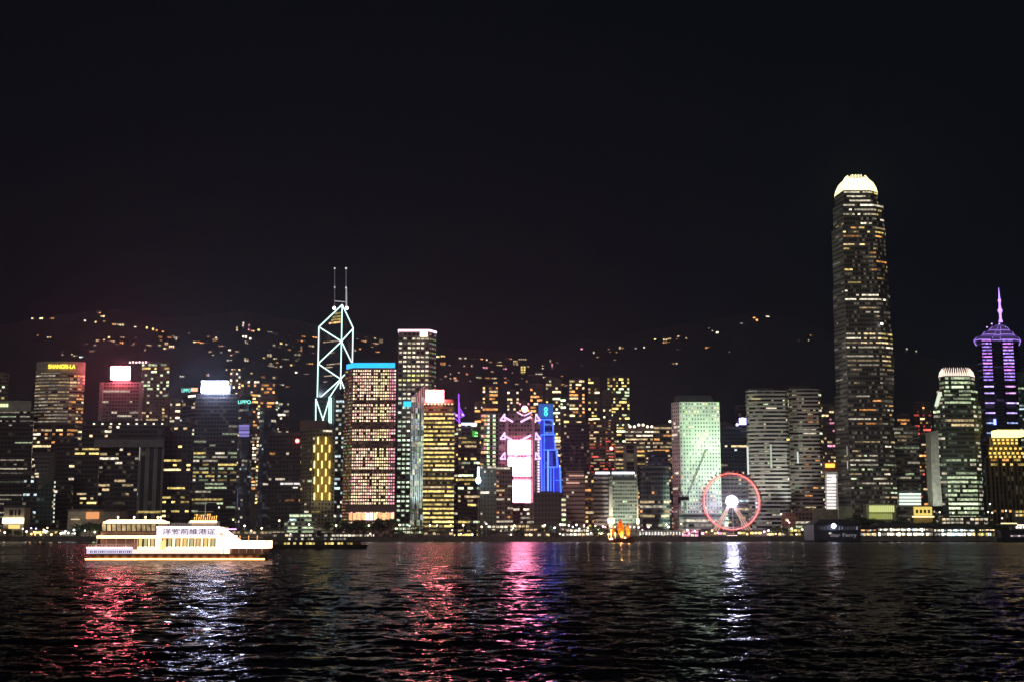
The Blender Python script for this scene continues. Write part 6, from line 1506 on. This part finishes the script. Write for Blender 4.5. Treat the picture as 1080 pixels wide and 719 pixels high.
def lit_pier(x0, x1, Y, label, rows, sd, roofy=550.5, n=None):
    loc = at((x0 + x1) / 2, 568, Y); loc.z = 0
    t = empty('pier_building', loc, label, 'pier')
    def X(px): return at(px, 560, Y).x - loc.x
    def Z(py): return at((x0 + x1) / 2, py, Y).z
    m = MB(); m.box(X(x0), X(x1), 1.5, 26, 1.0, Z(roofy + 4)); m.build('wall', plain('pier_wall', (.10, .095, .09)), t)
    m = MB(); m.hexa([(X(x0 - 1), -2), (X(x1 + 1), -2), (X(x1 + 1), 28), (X(x0 - 1), 28)], Z(roofy + 4), Z(roofy), top=[(X(x0 + 5), 8), (X(x1 - 5), 8), (X(x1 - 5), 20), (X(x0 + 5), 20)]); m.build('pitched_roof', plain('dark_tiles', (.03, .03, .035)), t)
    m = MB(); m.box(X(x0), X(x1), -1.5, 1.5, Z(561), Z(560.2)); m.box(X(x0), X(x1), -1.5, 1.5, 1.0, 1.6); m.build('deck', M_STEEL, t)
    r = random.Random(sd)
    for (ya, yb, col, I) in rows:
        x = x0 + .5
        while x < x1 - 1:
            w_ = r.uniform(.8, 3.2); w_ = min(w_, x1 - .5 - x); k = I * r.choice([.08, .25, .5, .8, 1.1, 1.4]); dz_ = r.uniform(0, .9)
            m = MB(); m.box(X(x), X(x + w_ * .9), 1.0, 1.4, Z(yb - .3 - dz_), Z(ya + dz_ * .6), c=tuple(q * k for q in C[col if r.random() < .7 else r.choice('wnc')])); m.build('window', MWIN, t, lamp=True); x += w_
    k = x0
    while k <= x1:
        m = MB(); m.tube((X(k), -1.2, -3), (X(k), -1.2, Z(roofy + 4)), .28, 6); m.build('column', M_STONEW, t); k += 6
lit_pier(907, 925, 1018, 'small pier with warm orange and red lit decks right of the dark pier', [(557.5, 560, 'o', 1.5), (561.5, 565, 'w', 1.6)], 1, 554)
lit_pier(925.5, 985, 1020, 'long pier hall with two bright rows of warm and white light', [(556.8, 559.8, 'n', 3.0), (561.2, 564.8, 'n', 3.6)], 2, 551)
lit_pier(985.5, 1030, 1022, 'pier hall with the brightest blue-white deck right of the long one', [(557.8, 560.2, 'c', 4.0), (561.2, 564.8, 'c', 3.6)], 3, 551.5)
lit_pier(1031, 1051, 1024, 'short pier end with cream windows left of the moored ferry', [(557, 559.6, 'w', 2.0), (561.4, 565, 'y', 1.6)], 4, 554)
P_(993, 1016, 545, 1064, 'flat-roofed hall with a thin white strip behind the piers', 'n', .9, D=6, seed=20)
P_(1018, 1042, 545, 1064, 'second flat-roofed hall with a thin white strip, left of the gold-crowned block', 'n', .9, D=6, seed=21)
P_(1070, 1100, 537, 1064, 'warm banded podium at the right edge below the gold-crowned block', 'y', 1.0, D=6, seed=22)
P_(-30, 2, 557, 1064, 'low warm kiosk cut by the left edge of the photo', 'w', .8, seed=23)

# ------------------------------------------------------------------ bright ferry
def bright_ferry():
    Y = 347.0; loc = at(190, 588.3, Y); loc.z = 0
    t = empty('harbour_ferry', loc, 'brightly lit white double-deck cruise ferry sailing at the left', 'ferry')
    def X(px): return at(px, 580, Y).x - loc.x
    def Z(py): return at(190, py, Y).z
    W_ = 5.2
    E1 = glow('deck_light', (8, 4.4, 1.9), 1, True); E2 = glow('white_panel_glow', (5.0, 2.8, 1.8), 1, True)  # white panels glow themselves in place of deck lamps shining on them
    hull = plain('hull_purple', (.16, .11, .14), .4); dark = plain('hull_dark', (.03, .022, .03), .4)
    def planform(x0, x1, tap, w_=W_):
        a, b_ = X(x0), X(x1)
        return [(a, -w_ * .25), (a + tap * .6, -w_ * .8), (a + tap, -w_), (b_ - tap, -w_), (b_ - tap * .5, -w_ * .75), (b_, -w_ * .2), (b_, w_ * .2), (b_ - tap * .5, w_ * .75), (b_ - tap, w_), (a + tap, w_), (a + tap * .6, w_ * .8), (a, w_ * .25)]
    m = MB(); m.hexa(planform(98, 282, 4, W_ * .9), -1, Z(583), top=planform(97, 283.5, 3)); m.build('hull', hull, t)
    for k in range(19):
        x = 103 + k * 9.3; m = MB(); m.box(X(x), X(x + 3.8), -W_ - .18, -W_ - .02, Z(587.5), Z(583.6)); m.build('fender', plain('fender_red', (.20, .05, .03), .7), t)
    m = MB(); m.hexa(planform(97, 283.5, 3, W_ + .12), Z(583.6), Z(583.1)); m.build('rubbing_strake', dark, t)
    # bulwarks
    m = MB(); m.box(X(98), X(146), -W_ - .02, -W_ + .15, Z(583), Z(576.4)); m.box(X(98), X(98.8), -W_, W_, Z(583), Z(576.4)); m.build('bow_bulwark', glow('bulwark_glow', (.75, .68, .9), 1, True), t)  # bulwark glows itself, standing in for light on white paint
    m = MB(); m.box(X(97.6), X(283.4), -W_ - .42, -W_ - .25, .02, .34); m.build('added_waterline_glow', glow('added_orange_glow', (9, 4.4, 1.0), 1, True), t)  # added glowing strip, gives the orange reflection on the water
    m = MB(); m.box(X(98), X(145), -W_ - .3, -W_ - .05, Z(577.4), Z(576.2)); m.build('bulwark_light', glow('blue_white_led', (7, 4.0, 3.2), 1, True), t)
    for k in range(22):
        x = 102 + k * 2.0; m = MB(); m.box(X(x), X(x + random.Random(k).uniform(.5, 1.4)), -W_ - .06, -W_ - .03, Z(582), Z(580)); m.build('bulwark_mark', plain('blue_paint', (.10, .12, .4)), t)
    m = MB(); m.box(X(98), X(283), -W_ + .2, W_ - .2, Z(583.4), Z(583)); m.build('lower_deck', M_STEEL, t)
    # cabin
    m = MB(); m.box(X(150), X(246), -W_ + .5, W_ - .5, Z(583), Z(564)); m.build('cabin', glow('cabin_wall_glow', (2.6, 1.6, .95), 1, True), t)  # lamplit look put into the wall as its own glow
    m = MB(); m.box(X(146), X(237), -W_ - .02, -W_ + .16, Z(583), Z(578.6)); m.build('cabin_skirt', glow('skirt_glow', (1.3, .95, .8), 1, True), t)  # skirt given its own glow instead of light falling on it
    for k, x in enumerate((151, 156.5, 163.5, 176, 181.5, 190, 197.5, 204.5, 211, 219, 226.5)):
        m = MB(); m.box(X(x), X(x + 4.6), -W_ + .3, -W_ + .48, Z(575.6), Z(567.4)); wn_ = m.build('window', glow('ferry_window_%d' % (k % 3), ((.9, .66, .2), (.55, .5, .25), (.75, .5, .22))[k % 3], 1, True), t)
        m = MB(); 
        for q in (0, 4.6): m.box(X(x + q) - .13, X(x + q) + .13, -W_ + .2, -W_ + .29, Z(576), Z(567))
        m.box(X(x), X(x + 4.6), -W_ + .2, -W_ + .29, Z(567.5), Z(566.8)); m.build('frame', plain('olive_frame', (.08, .09, .05)), wn_)
    m = MB(); m.box(X(174.4), X(180), -W_ + .1, -W_ + .28, Z(582), Z(569.5)); m.build('door', glow('ferry_door', (1.5, .9, .35), 1), t)
    m = MB(); m.box(X(170), X(234), -W_ - .15, -W_ + .3, Z(566.4), Z(564.2)); m.build('eave_light', E1, t)
    # open forward deck back wall
    m = MB(); m.box(X(110), X(149.8), -W_ + 1.6, W_ - 1.6, Z(583), Z(567)); m.build('deck_house', plain('maroon_wall', (.3, .17, .13)), t)
    for x in (100, 108, 118, 128, 138, 147):
        m = MB(); m.tube((X(x + (6 if x == 100 else 0)), -W_ + .3, Z(583)), (X(x + (8 if x == 100 else 0)), -W_ + .3, Z(567)), .07, 5); m.build('stanchion', M_WHITE, t)
    # upper deck
    m = MB(); m.hexa(planform(107, 240, 2, W_ - .1), Z(567), Z(564)); m.build('upper_deck', M_WHITE, t)
    m = MB(); m.box(X(108), X(172), -W_ - .1, -W_ + .1, Z(566.8), Z(564.4)); m.build('deck_edge_light', E1, t)
    m = MB(); m.box(X(111), X(170), -W_ + .5, W_ - .5, Z(564), Z(559.8)); m.build('wheelhouse_base', plain('rose_wall', (.35, .25, .22)), t)
    m = MB(); m.hexa([(X(112), -W_ + .6), (X(168), -W_ + .6), (X(168), W_ - .6), (X(112), W_ - .6)], Z(559.8), Z(551.5), top=[(X(110), -W_ + .2), (X(170), -W_ + .2), (X(170), W_ - .2), (X(110), W_ - .2)]); m.build('wheelhouse', plain('dark_frame', (.06, .05, .035)), t)
    for k in range(11):
        x = 112.5 + k * 5.15; I = random.Random(k + 5).uniform(.25, .85)
        m = MB(); z0, z1 = Z(559.3), Z(552.4)
        m.face([(X(x + .3), -W_ + .50, z0), (X(x + 4.1), -W_ + .50, z0), (X(x + 4.1 - .1), -W_ + .12, z1), (X(x + .1), -W_ + .12, z1)], None, (I, I * .72, I * .36)); m.build('wheelhouse_window', MWIN, t, lamp=True)
    m = MB(); m.hexa(planform(109, 176.5, 3, W_ + .2), Z(551.4), Z(549.8)); m.build('roof_rim', E1, t)
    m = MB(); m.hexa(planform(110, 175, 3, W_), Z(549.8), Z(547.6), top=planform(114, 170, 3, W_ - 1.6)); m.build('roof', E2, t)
    for x in (123, 140, 152, 165, 168): 
        m = MB(); m.tube((X(x), 0, Z(548)), (X(x), 0, Z(544.8)), .12, 5); m.ball((X(x), 0, Z(544.8)), .28, 8, 5); m.build('roof_lamp', G_WARM, t)
    # banner
    bm = glow('banner_lit', (1.15, 1.0, 1.15), 1, True)
    m = MB(); m.box(X(170), X(236), -W_ - .15, -W_ + .2, Z(564.2), Z(555.4)); m.build('banner_board', bm, t)
    m = MB(); m.box(X(170), X(236), -W_ - .3, -W_ - .1, Z(556.3), Z(554.6)); m.build('banner_light', glow('banner_strip', (4.6, 3.2, 3.0), 1, True), t)
    text_part('洋紫荊維港遊', t, X(204), -W_ - .2, Z(562.4), 1.2, X(232) - X(177), plain('navy_ink', (.05, .06, .18)), 'banner_lettering', .02)
    m = MB(); q = [(X(232), Z(555.4)), (X(239), Z(555.4)), (X(259), Z(569.5)), (X(250), Z(569.5)), (X(236), Z(560))]
    f = [Vector((x, -W_ - .1, z)) for x, z in q]; bk = [p + Vector((0, .3, 0)) for p in f]
    m.face(list(reversed(f))); m.face(bk)
    for i in range(5): m.face([f[i], f[(i + 1) % 5], bk[(i + 1) % 5], bk[i]])
    m.build('stair_screen', E2, t)
    m = MB(); m.box(X(170), X(236), W_ - .4, W_, Z(564.2), Z(555.4)); m.build('far_board', M_WHITE, t)
    m = MB(); m.box(X(171), X(236), -W_ + .2, W_ - .4, Z(555.2), Z(554.8)); m.build('top_deck', M_STEEL, t)
    m = MB(); m.box(X(237), X(252), -W_ + 1, -W_ + 1.3, Z(558.2), Z(556.8)); m.build('violet_strip', glow('violet_strip', (1.8, .9, 1.9), 1), t)
    m = MB()
    for k in range(24):
        x = 172 + k * 2.7; m.tube((X(x), -W_ + .3, Z(554.8)), (X(x), -W_ + .3, Z(551.4)), .035, 4)
    for zz in (551.4, 553): m.tube((X(172), -W_ + .3, Z(zz)), (X(234), -W_ + .3, Z(zz)), .035, 4)
    m.build('top_railing', M_WHITE, t)
    m = MB()
    for k in range(17):
        x = 100 + k * 2.8; m.tube((X(x), -W_ + .1, Z(576.4)), (X(x), -W_ + .1, Z(573.8)), .035, 4)
    m.tube((X(100), -W_ + .1, Z(573.8)), (X(146), -W_ + .1, Z(573.8)), .04, 4); m.build('bow_railing', M_WHITE, t)
    for k in range(5):
        m = MB(); m.tube((X(238 + k * 9), -W_ + 1.2, Z(569.6)), (X(238 + k * 9), -W_ + 1.2, Z(564.8)), .06, 4); m.ball((X(238 + k * 9), -W_ + 1.2, Z(564.8)), .13, 6, 4); m.build('deck_lantern', glow('amber_lantern', (2.4, 1.0, .22), 1), t)
    m = MB(); m.tube((X(238), -W_ + 1.2, Z(566)), (X(280), -W_ + 1.2, Z(566)), .05, 4); m.build('stern_railing', M_STEEL, t)
    # stern part
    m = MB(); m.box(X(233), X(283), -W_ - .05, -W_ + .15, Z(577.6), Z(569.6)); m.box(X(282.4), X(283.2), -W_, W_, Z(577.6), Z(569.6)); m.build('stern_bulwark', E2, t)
    m = MB(); m.box(X(240), X(283), -W_ - .3, -W_ - .08, Z(571), Z(569.4)); m.build('stern_light', glow('stern_strip', (9.0, 4.8, 2.6), 1, True), t)
    m = MB(); m.box(X(233), X(283), -W_ + .2, W_ - .2, Z(577.6), Z(577)); m.build('stern_deck', M_STEEL, t)
    m = MB(); m.box(X(236), X(281), -W_ + 1.0, W_ - 1, Z(583), Z(577.6)); m.build('stern_recess', plain('maroon_wall', (.3, .17, .13)), t)
    for x in (240, 248, 256, 264, 272, 280):
        m = MB(); m.tube((X(x), -W_ + .3, Z(583)), (X(x), -W_ + .3, Z(577.6)), .1, 5); m.build('stanchion', M_WHITE, t)
    # top house, mast, rigging
    m = MB(); m.box(X(203), X(229), -2.4, 2.4, Z(554.8), Z(549)); m.build('top_house', plain('cream_wall', (.42, .38, .32)), t)
    m = MB(); m.box(X(202), X(230), -2.8, -2.4, Z(550.8), Z(548.6)); m.build('top_house_light', glow('amber_edge', (4.6, 3.0, 1.4), 1, True), t)
    m = MB(); m.tube((X(215), 0, Z(549)), (X(215), 0, Z(524)), .14, 6, r2=.05); m.tube((X(206), 0, Z(529.3)), (X(231), 0, Z(529.3)), .06, 4); m.tube((X(207), 0, Z(539)), (X(224), 0, Z(539)), .05, 4); m.build('mast', glow('mast_dim', (.22, .18, .15), 1), t)
    for k in range(11):
        x = 204.5 + k * 2.3; h = random.Random(k * 3).uniform(541, 546)
        m = MB(); m.tube((X(x), -1, Z(548.8)), (X(x + .6), -1, Z(h)), .10, 5); m.ball((X(x + .6), -1, Z(h)), .17, 6, 4); m.build('deck_lantern', glow('amber_lantern', (2.4, 1.0, .22), 1), t)
    l = bpy.data.lights.new('deck_glow', 'AREA'); l.shape = 'RECTANGLE'; l.size = 34; l.size_y = 1.0; l.energy = 500; l.color = (1, .55, .32)
    lo = bpy.data.objects.new('deck_glow', l); COL.objects.link(lo); lo.parent = t; lo.location = (-1, -W_ + 1.2, Z(566.9)); 
bright_ferry()

def dark_ferry():
    Y = 575.0; loc = at(337, 578, Y); loc.z = 0
    t = empty('passenger_ferry', loc, 'low dark ferry with a row of yellow-lit openings behind the bright one', 'ferry')
    def X(px): return at(px, 575, Y).x - loc.x
    def Z(py): return at(337, py, Y).z
    W_ = 4.2; a, b_ = X(284), X(388.5)
    def pf(k, w_, i=0): return [(a + i, -w_ * .2), (a + 3 + i, -w_ * .8), (a + 8 + i, -w_), (b_ - 8 - i, -w_), (b_ - 3 - i, -w_ * .8), (b_ - i, -w_ * .2), (b_ - i, w_ * .2), (b_ - 3 - i, w_ * .8), (b_ - 8 - i, w_), (a + 8 + i, w_), (a + 3 + i, w_ * .8), (a + i, w_ * .2)]
    m = MB(); m.hexa(pf(0, W_ * .85, 1.2), -1, Z(573.8), top=pf(0, W_)); m.build('hull', plain('black_hull', (.02, .018, .017), .5), t)
    m = MB(); m.box(X(294), X(380), -W_ + .6, W_ - .6, Z(574), Z(570.2)); m.build('lower_cabin', plain('cabin_dark', (.05, .04, .02)), t)
    r = random.Random(9)
    for k in range(22):
        x = 301 + k * 3.3
        if 331 < x < 340 or r.random() < .12: continue
        I = r.uniform(.25, 1.5) * (1 if x < 365 else .3)
        m = MB(); m.box(X(x), X(x + 2.5), -W_ + .4, -W_ + .58, Z(573.6), Z(571.4), c=(I, I * .75, I * .22)); m.build('window', MWIN, t, lamp=True)
    m = MB(); m.hexa(pf(0, W_, 2.5), Z(570.3), Z(569.4)); m.build('upper_deck', M_DARK, t)
    m = MB(); m.box(X(300), X(372), -W_ + 1, W_ - 1, Z(569.4), Z(566.2)); m.build('upper_cabin', plain('grey_cabin', (.09, .09, .085)), t)
    for k in range(20):
        x = 302 + k * 3.4
        if r.random() < .35: continue
        I = r.uniform(.1, .7); m = MB(); m.box(X(x), X(x + 2.2), -W_ + .8, -W_ + .98, Z(568.8), Z(566.8), c=(I, I * .92, I * .8)); m.build('window', MWIN, t, lamp=True)
    m = MB(); m.hexa(pf(0, W_ - .6, 7), Z(566.2), Z(565.3)); m.build('awning', plain('grey_awning', (.14, .14, .15)), t)
    m = MB(); m.tube((X(336), 0, Z(565)), (X(336), 0, Z(559)), .9, 8); m.build('funnel', M_DARK, t)
    for x in (307, 372): 
        m = MB(); m.tube((X(x), 0, Z(565.5)), (X(x), 0, Z(560)), .1, 5); m.build('mast', M_STEEL, t)
dark_ferry()

def junk():
    Y = 940.0; loc = at(655, 571, Y); loc.z = 0
    t = empty('sailing_junk', loc, 'wooden junk with glowing orange battened sails near the far shore', 'junk boat')
    def X(px): return at(px, 560, Y).x - loc.x
    def Z(py): return at(655, py, Y).z
    wood = plain('red_wood', (.16, .035, .02), .6)
    xs = [641, 644, 650, 660, 665, 668.5]; zt = [565.2, 566.4, 567.4, 567, 565.4, 563.6]; w_ = [.7, 1.6, 2.4, 2.4, 2.0, 1.5]
    m = MB()
    for i in range(5):
        a0, a1 = X(xs[i]), X(xs[i + 1])
        for s in (-1, 1):
            q = [(a0, s * w_[i] * .5, -.8), (a1, s * w_[i + 1] * .5, -.8), (a1, s * w_[i + 1], Z(zt[i + 1])), (a0, s * w_[i], Z(zt[i]))]
            m.face(q if s < 0 else list(reversed(q)))
        m.face([(a0, -w_[i], Z(zt[i]) - .3), (a1, -w_[i + 1], Z(zt[i + 1]) - .3), (a1, w_[i + 1], Z(zt[i + 1]) - .3), (a0, w_[i], Z(zt[i]) - .3)])
    for i in (0, 5): m.face([(X(xs[i]), -w_[i] * .5, -.8), (X(xs[i]), w_[i] * .5, -.8), (X(xs[i]), w_[i], Z(zt[i])), (X(xs[i]), -w_[i], Z(zt[i]))])
    m.build('hull', wood, t)
    m = MB(); m.box(X(655), X(663), -1.6, 1.6, Z(567), Z(564.6)); m.box(X(654), X(664), -1.9, 1.9, Z(564.6), Z(564.2)); m.build('deck_house', plain('teak', (.2, .09, .04)), t)
    # canvas glows through from deck lamps
    cv, tr_, b = newmat('orange_canvas'); b.inputs['Base Color'].default_value = (.72, .22, .02, 1); b.inputs['Roughness'].default_value = .8
    tl = tr_.nodes.new('ShaderNodeBsdfTranslucent'); tl.inputs[0].default_value = (.85, .30, .03, 1); mx = tr_.nodes.new('ShaderNodeMixShader'); mx.inputs[0].default_value = .45
    tr_.links.new(b.outputs[0], mx.inputs[1]); tr_.links.new(tl.outputs[0], mx.inputs[2]); tr_.links.new(mx.outputs[0], tr_.nodes['Material Output'].inputs[0])
    for xm, top, low, wl, wr, nm in ((654.4, 546.8, 563.4, 3.9, 5.0, 'main_sail'), (662.2, 550.5, 563.8, 2.2, 3.4, 'mizzen_sail'), (646.6, 555, 564, 1.7, 2.4, 'fore_sail')):
        m = MB(); n = 8; prof = []
        for k in range(n + 1):
            f = k / n; yy = low + (top - low) * f
            sh = math.sin(min(1, (f + .12)) * math.pi * .62) ** .5 * (1 - f ** 3.2)
            prof.append((X(xm - wl * sh - f * .0), X(xm + wr * (sh * (1 - .35 * f)) + .05), Z(yy)))
        for (l0, r0, z0), (l1, r1, z1) in zip(prof[:-1], prof[1:]):
            for yy in (-.06, .06):
                mid0, mid1 = (l0 + r0) / 2, (l1 + r1) / 2
                q = [(l0, yy, z0), (mid0, yy + .5, z0), (mid1, yy + .5, z1), (l1, yy, z1)]; q2 = [(mid0, yy + .5, z0), (r0, yy, z0), (r1, yy, z1), (mid1, yy + .5, z1)]
                m.face(q if yy < 0 else list(reversed(q))); m.face(q2 if yy < 0 else list(reversed(q2)))
        s = m.build(nm, cv, t)
        m = MB()
        for l0, r0, z0 in prof[:-1]: m.tube((l0, -.2, z0), (r0, -.2, z0), .06, 4)
        m.build('batten', plain('bamboo', (.12, .06, .03)), s)
        m = MB(); m.tube((X(xm), .7, Z(567)), (X(xm), .7, Z(top - 1.0)), .14, 6, r2=.07); m.build('mast', plain('bamboo', (.12, .06, .03)), t)
    for px, py, en, yy in ((655, 563.5, 9000, -2.6), (655.5, 562.5, 17000, 3.4), (663, 563, 2200, -2.0), (663, 562, 2500, 2.4), (647, 565, 900, -2.4), (655, 557, 8000, 3.8)):
        l = bpy.data.lights.new('sail_light', 'POINT'); l.energy = en; l.color = (1, .55, .14); l.shadow_soft_size = .4
        lo = bpy.data.objects.new('sail_light', l); COL.objects.link(lo); lo.parent = t; lo.location = (X(px), yy, Z(py))
    for px, py, c in ((641.5, 563, 'y'), (644, 562, 'y'), (648.5, 562, 'y'), (643, 568, 'w'), (645.3, 567.6, 'w'), (659, 566.8, 'w'), (644.5, 558.6, 'y')):
        m = MB(); m.tube((X(px), -1.8, Z(567.6)), (X(px), -1.8, Z(py)), .06, 4); m.ball((X(px), -1.8, Z(py)), .55, 8, 6); m.build('lantern', glow('junk_lamp_' + c, (7, 4.5, 1.6) if c == 'y' else (6, 4.5, 3.6), 1), t)
junk()

def moored_ferry():
    Y = 985.0; loc = at(1068, 570, Y); loc.z = 0
    t = empty('moored_ferry', loc, 'dark moored ferry with white-lit upper deck at the right edge', 'ferry')
    def X(px): return at(px, 560, Y).x - loc.x
    def Z(py): return at(1068, py, Y).z
    m = MB(); m.hexa([(X(1050), -1), (X(1054), -4), (X(1108), -4), (X(1112), -1), (X(1112), 1), (X(1108), 4), (X(1054), 4), (X(1050), 1)], -1, Z(566.4)); m.build('hull', plain('black_hull', (.02, .018, .017), .5), t)
    m = MB(); m.box(X(1054), X(1108), -3.4, 3.4, Z(566.4), Z(559.4)); m.build('lower_cabin', plain('violet_black', (.03, .022, .04)), t)
    m = MB(); m.box(X(1052), X(1110), -3.8, 3.8, Z(559.4), Z(558.7)); m.build('upper_deck', M_DARK, t)
    m = MB(); m.box(X(1066), X(1108), -3.2, 3.2, Z(558.7), Z(553)); m.build('upper_cabin', plain('grey_cabin', (.09, .09, .085)), t)
    m = MB(); m.box(X(1053), X(1110), -3.8, 3.8, Z(552.9), Z(552.1)); m.build('awning', M_STEEL, t)
    m = MB(); m.box(X(1054), X(1071), -4.1, -3.8, Z(552), Z(550.8)); m.build('awning_light', glow('cream_strip', (1.5, 1.2, .6), 1), t)
    m = MB(); m.box(X(1071), X(1090), -4.1, -3.8, Z(553.6), Z(552.6)); m.build('awning_light', glow('cream_strip2', (2, 1.9, 1.6), 1), t)
    for k in range(10):
        m = MB(); m.box(X(1070 + k * 3.6), X(1072.6 + k * 3.6), -3.6, -3.22, Z(556.6), Z(554.4), c=(1.8, 1.6, 1.5)); m.build('window', MWIN, t, lamp=True)
        I = random.Random(k).uniform(.1, .8); m = MB(); m.box(X(1064 + k * 3.6), X(1066.8 + k * 3.6), -3.8, -3.42, Z(565.4), Z(563.8), c=(I, I * .8, I * .85)); m.build('window', MWIN, t, lamp=True)
    m = MB(); m.tube((X(1060), 0, Z(552)), (X(1060), 0, Z(545)), .15, 5); m.build('mast', M_STEEL, t)
moored_ferry()

def marker(px, py, Y, label):
    p = at(px, py, Y); p.z = 0
    t = empty('channel_marker', p, label, 'buoy')
    m = MB(); m.tube((0, 0, -.5), (0, 0, .9), 1.1, 10); m.build('float', M_DARK, t)
    m = MB()
    for a in range(3): m.tube((.8 * math.cos(a * 2.1), .8 * math.sin(a * 2.1), .9), (0, 0, 3.6), .07, 4)
    m.build('cage', M_DARK, t); m = MB(); m.ball((0, 0, 3.7), .22, 6, 4); m.build('marker_lamp', glow('buoy_lamp', (.3, .28, .3), 1), t)
marker(45, 574.5, 760, 'small dark channel marker on the water at the far left')

# ------------------------------------------------------------------ night haze over the harbour
HAZE = True
if HAZE:
    m = MB(); m.box(-1900, 1900, -30, 3700, -3.2, 660)
    hm = bpy.data.materials.new('haze_air'); hm.use_nodes = True
    ht = hm.node_tree
    for n in list(ht.nodes): ht.nodes.remove(n)
    ho = ht.nodes.new('ShaderNodeOutputMaterial'); hv = ht.nodes.new('ShaderNodeVolumePrincipled')
    hv.inputs['Color'].default_value = (.62, .78, 1, 1)
    hv.inputs['Density'].default_value = 0.00008
    hv.inputs['Anisotropy'].default_value = 0.75
    ht.links.new(hv.outputs[0], ho.inputs['Volume'])
    h = m.build('haze', hm); h['kind'] = 'stuff'
    cy.volume_bounces = 0
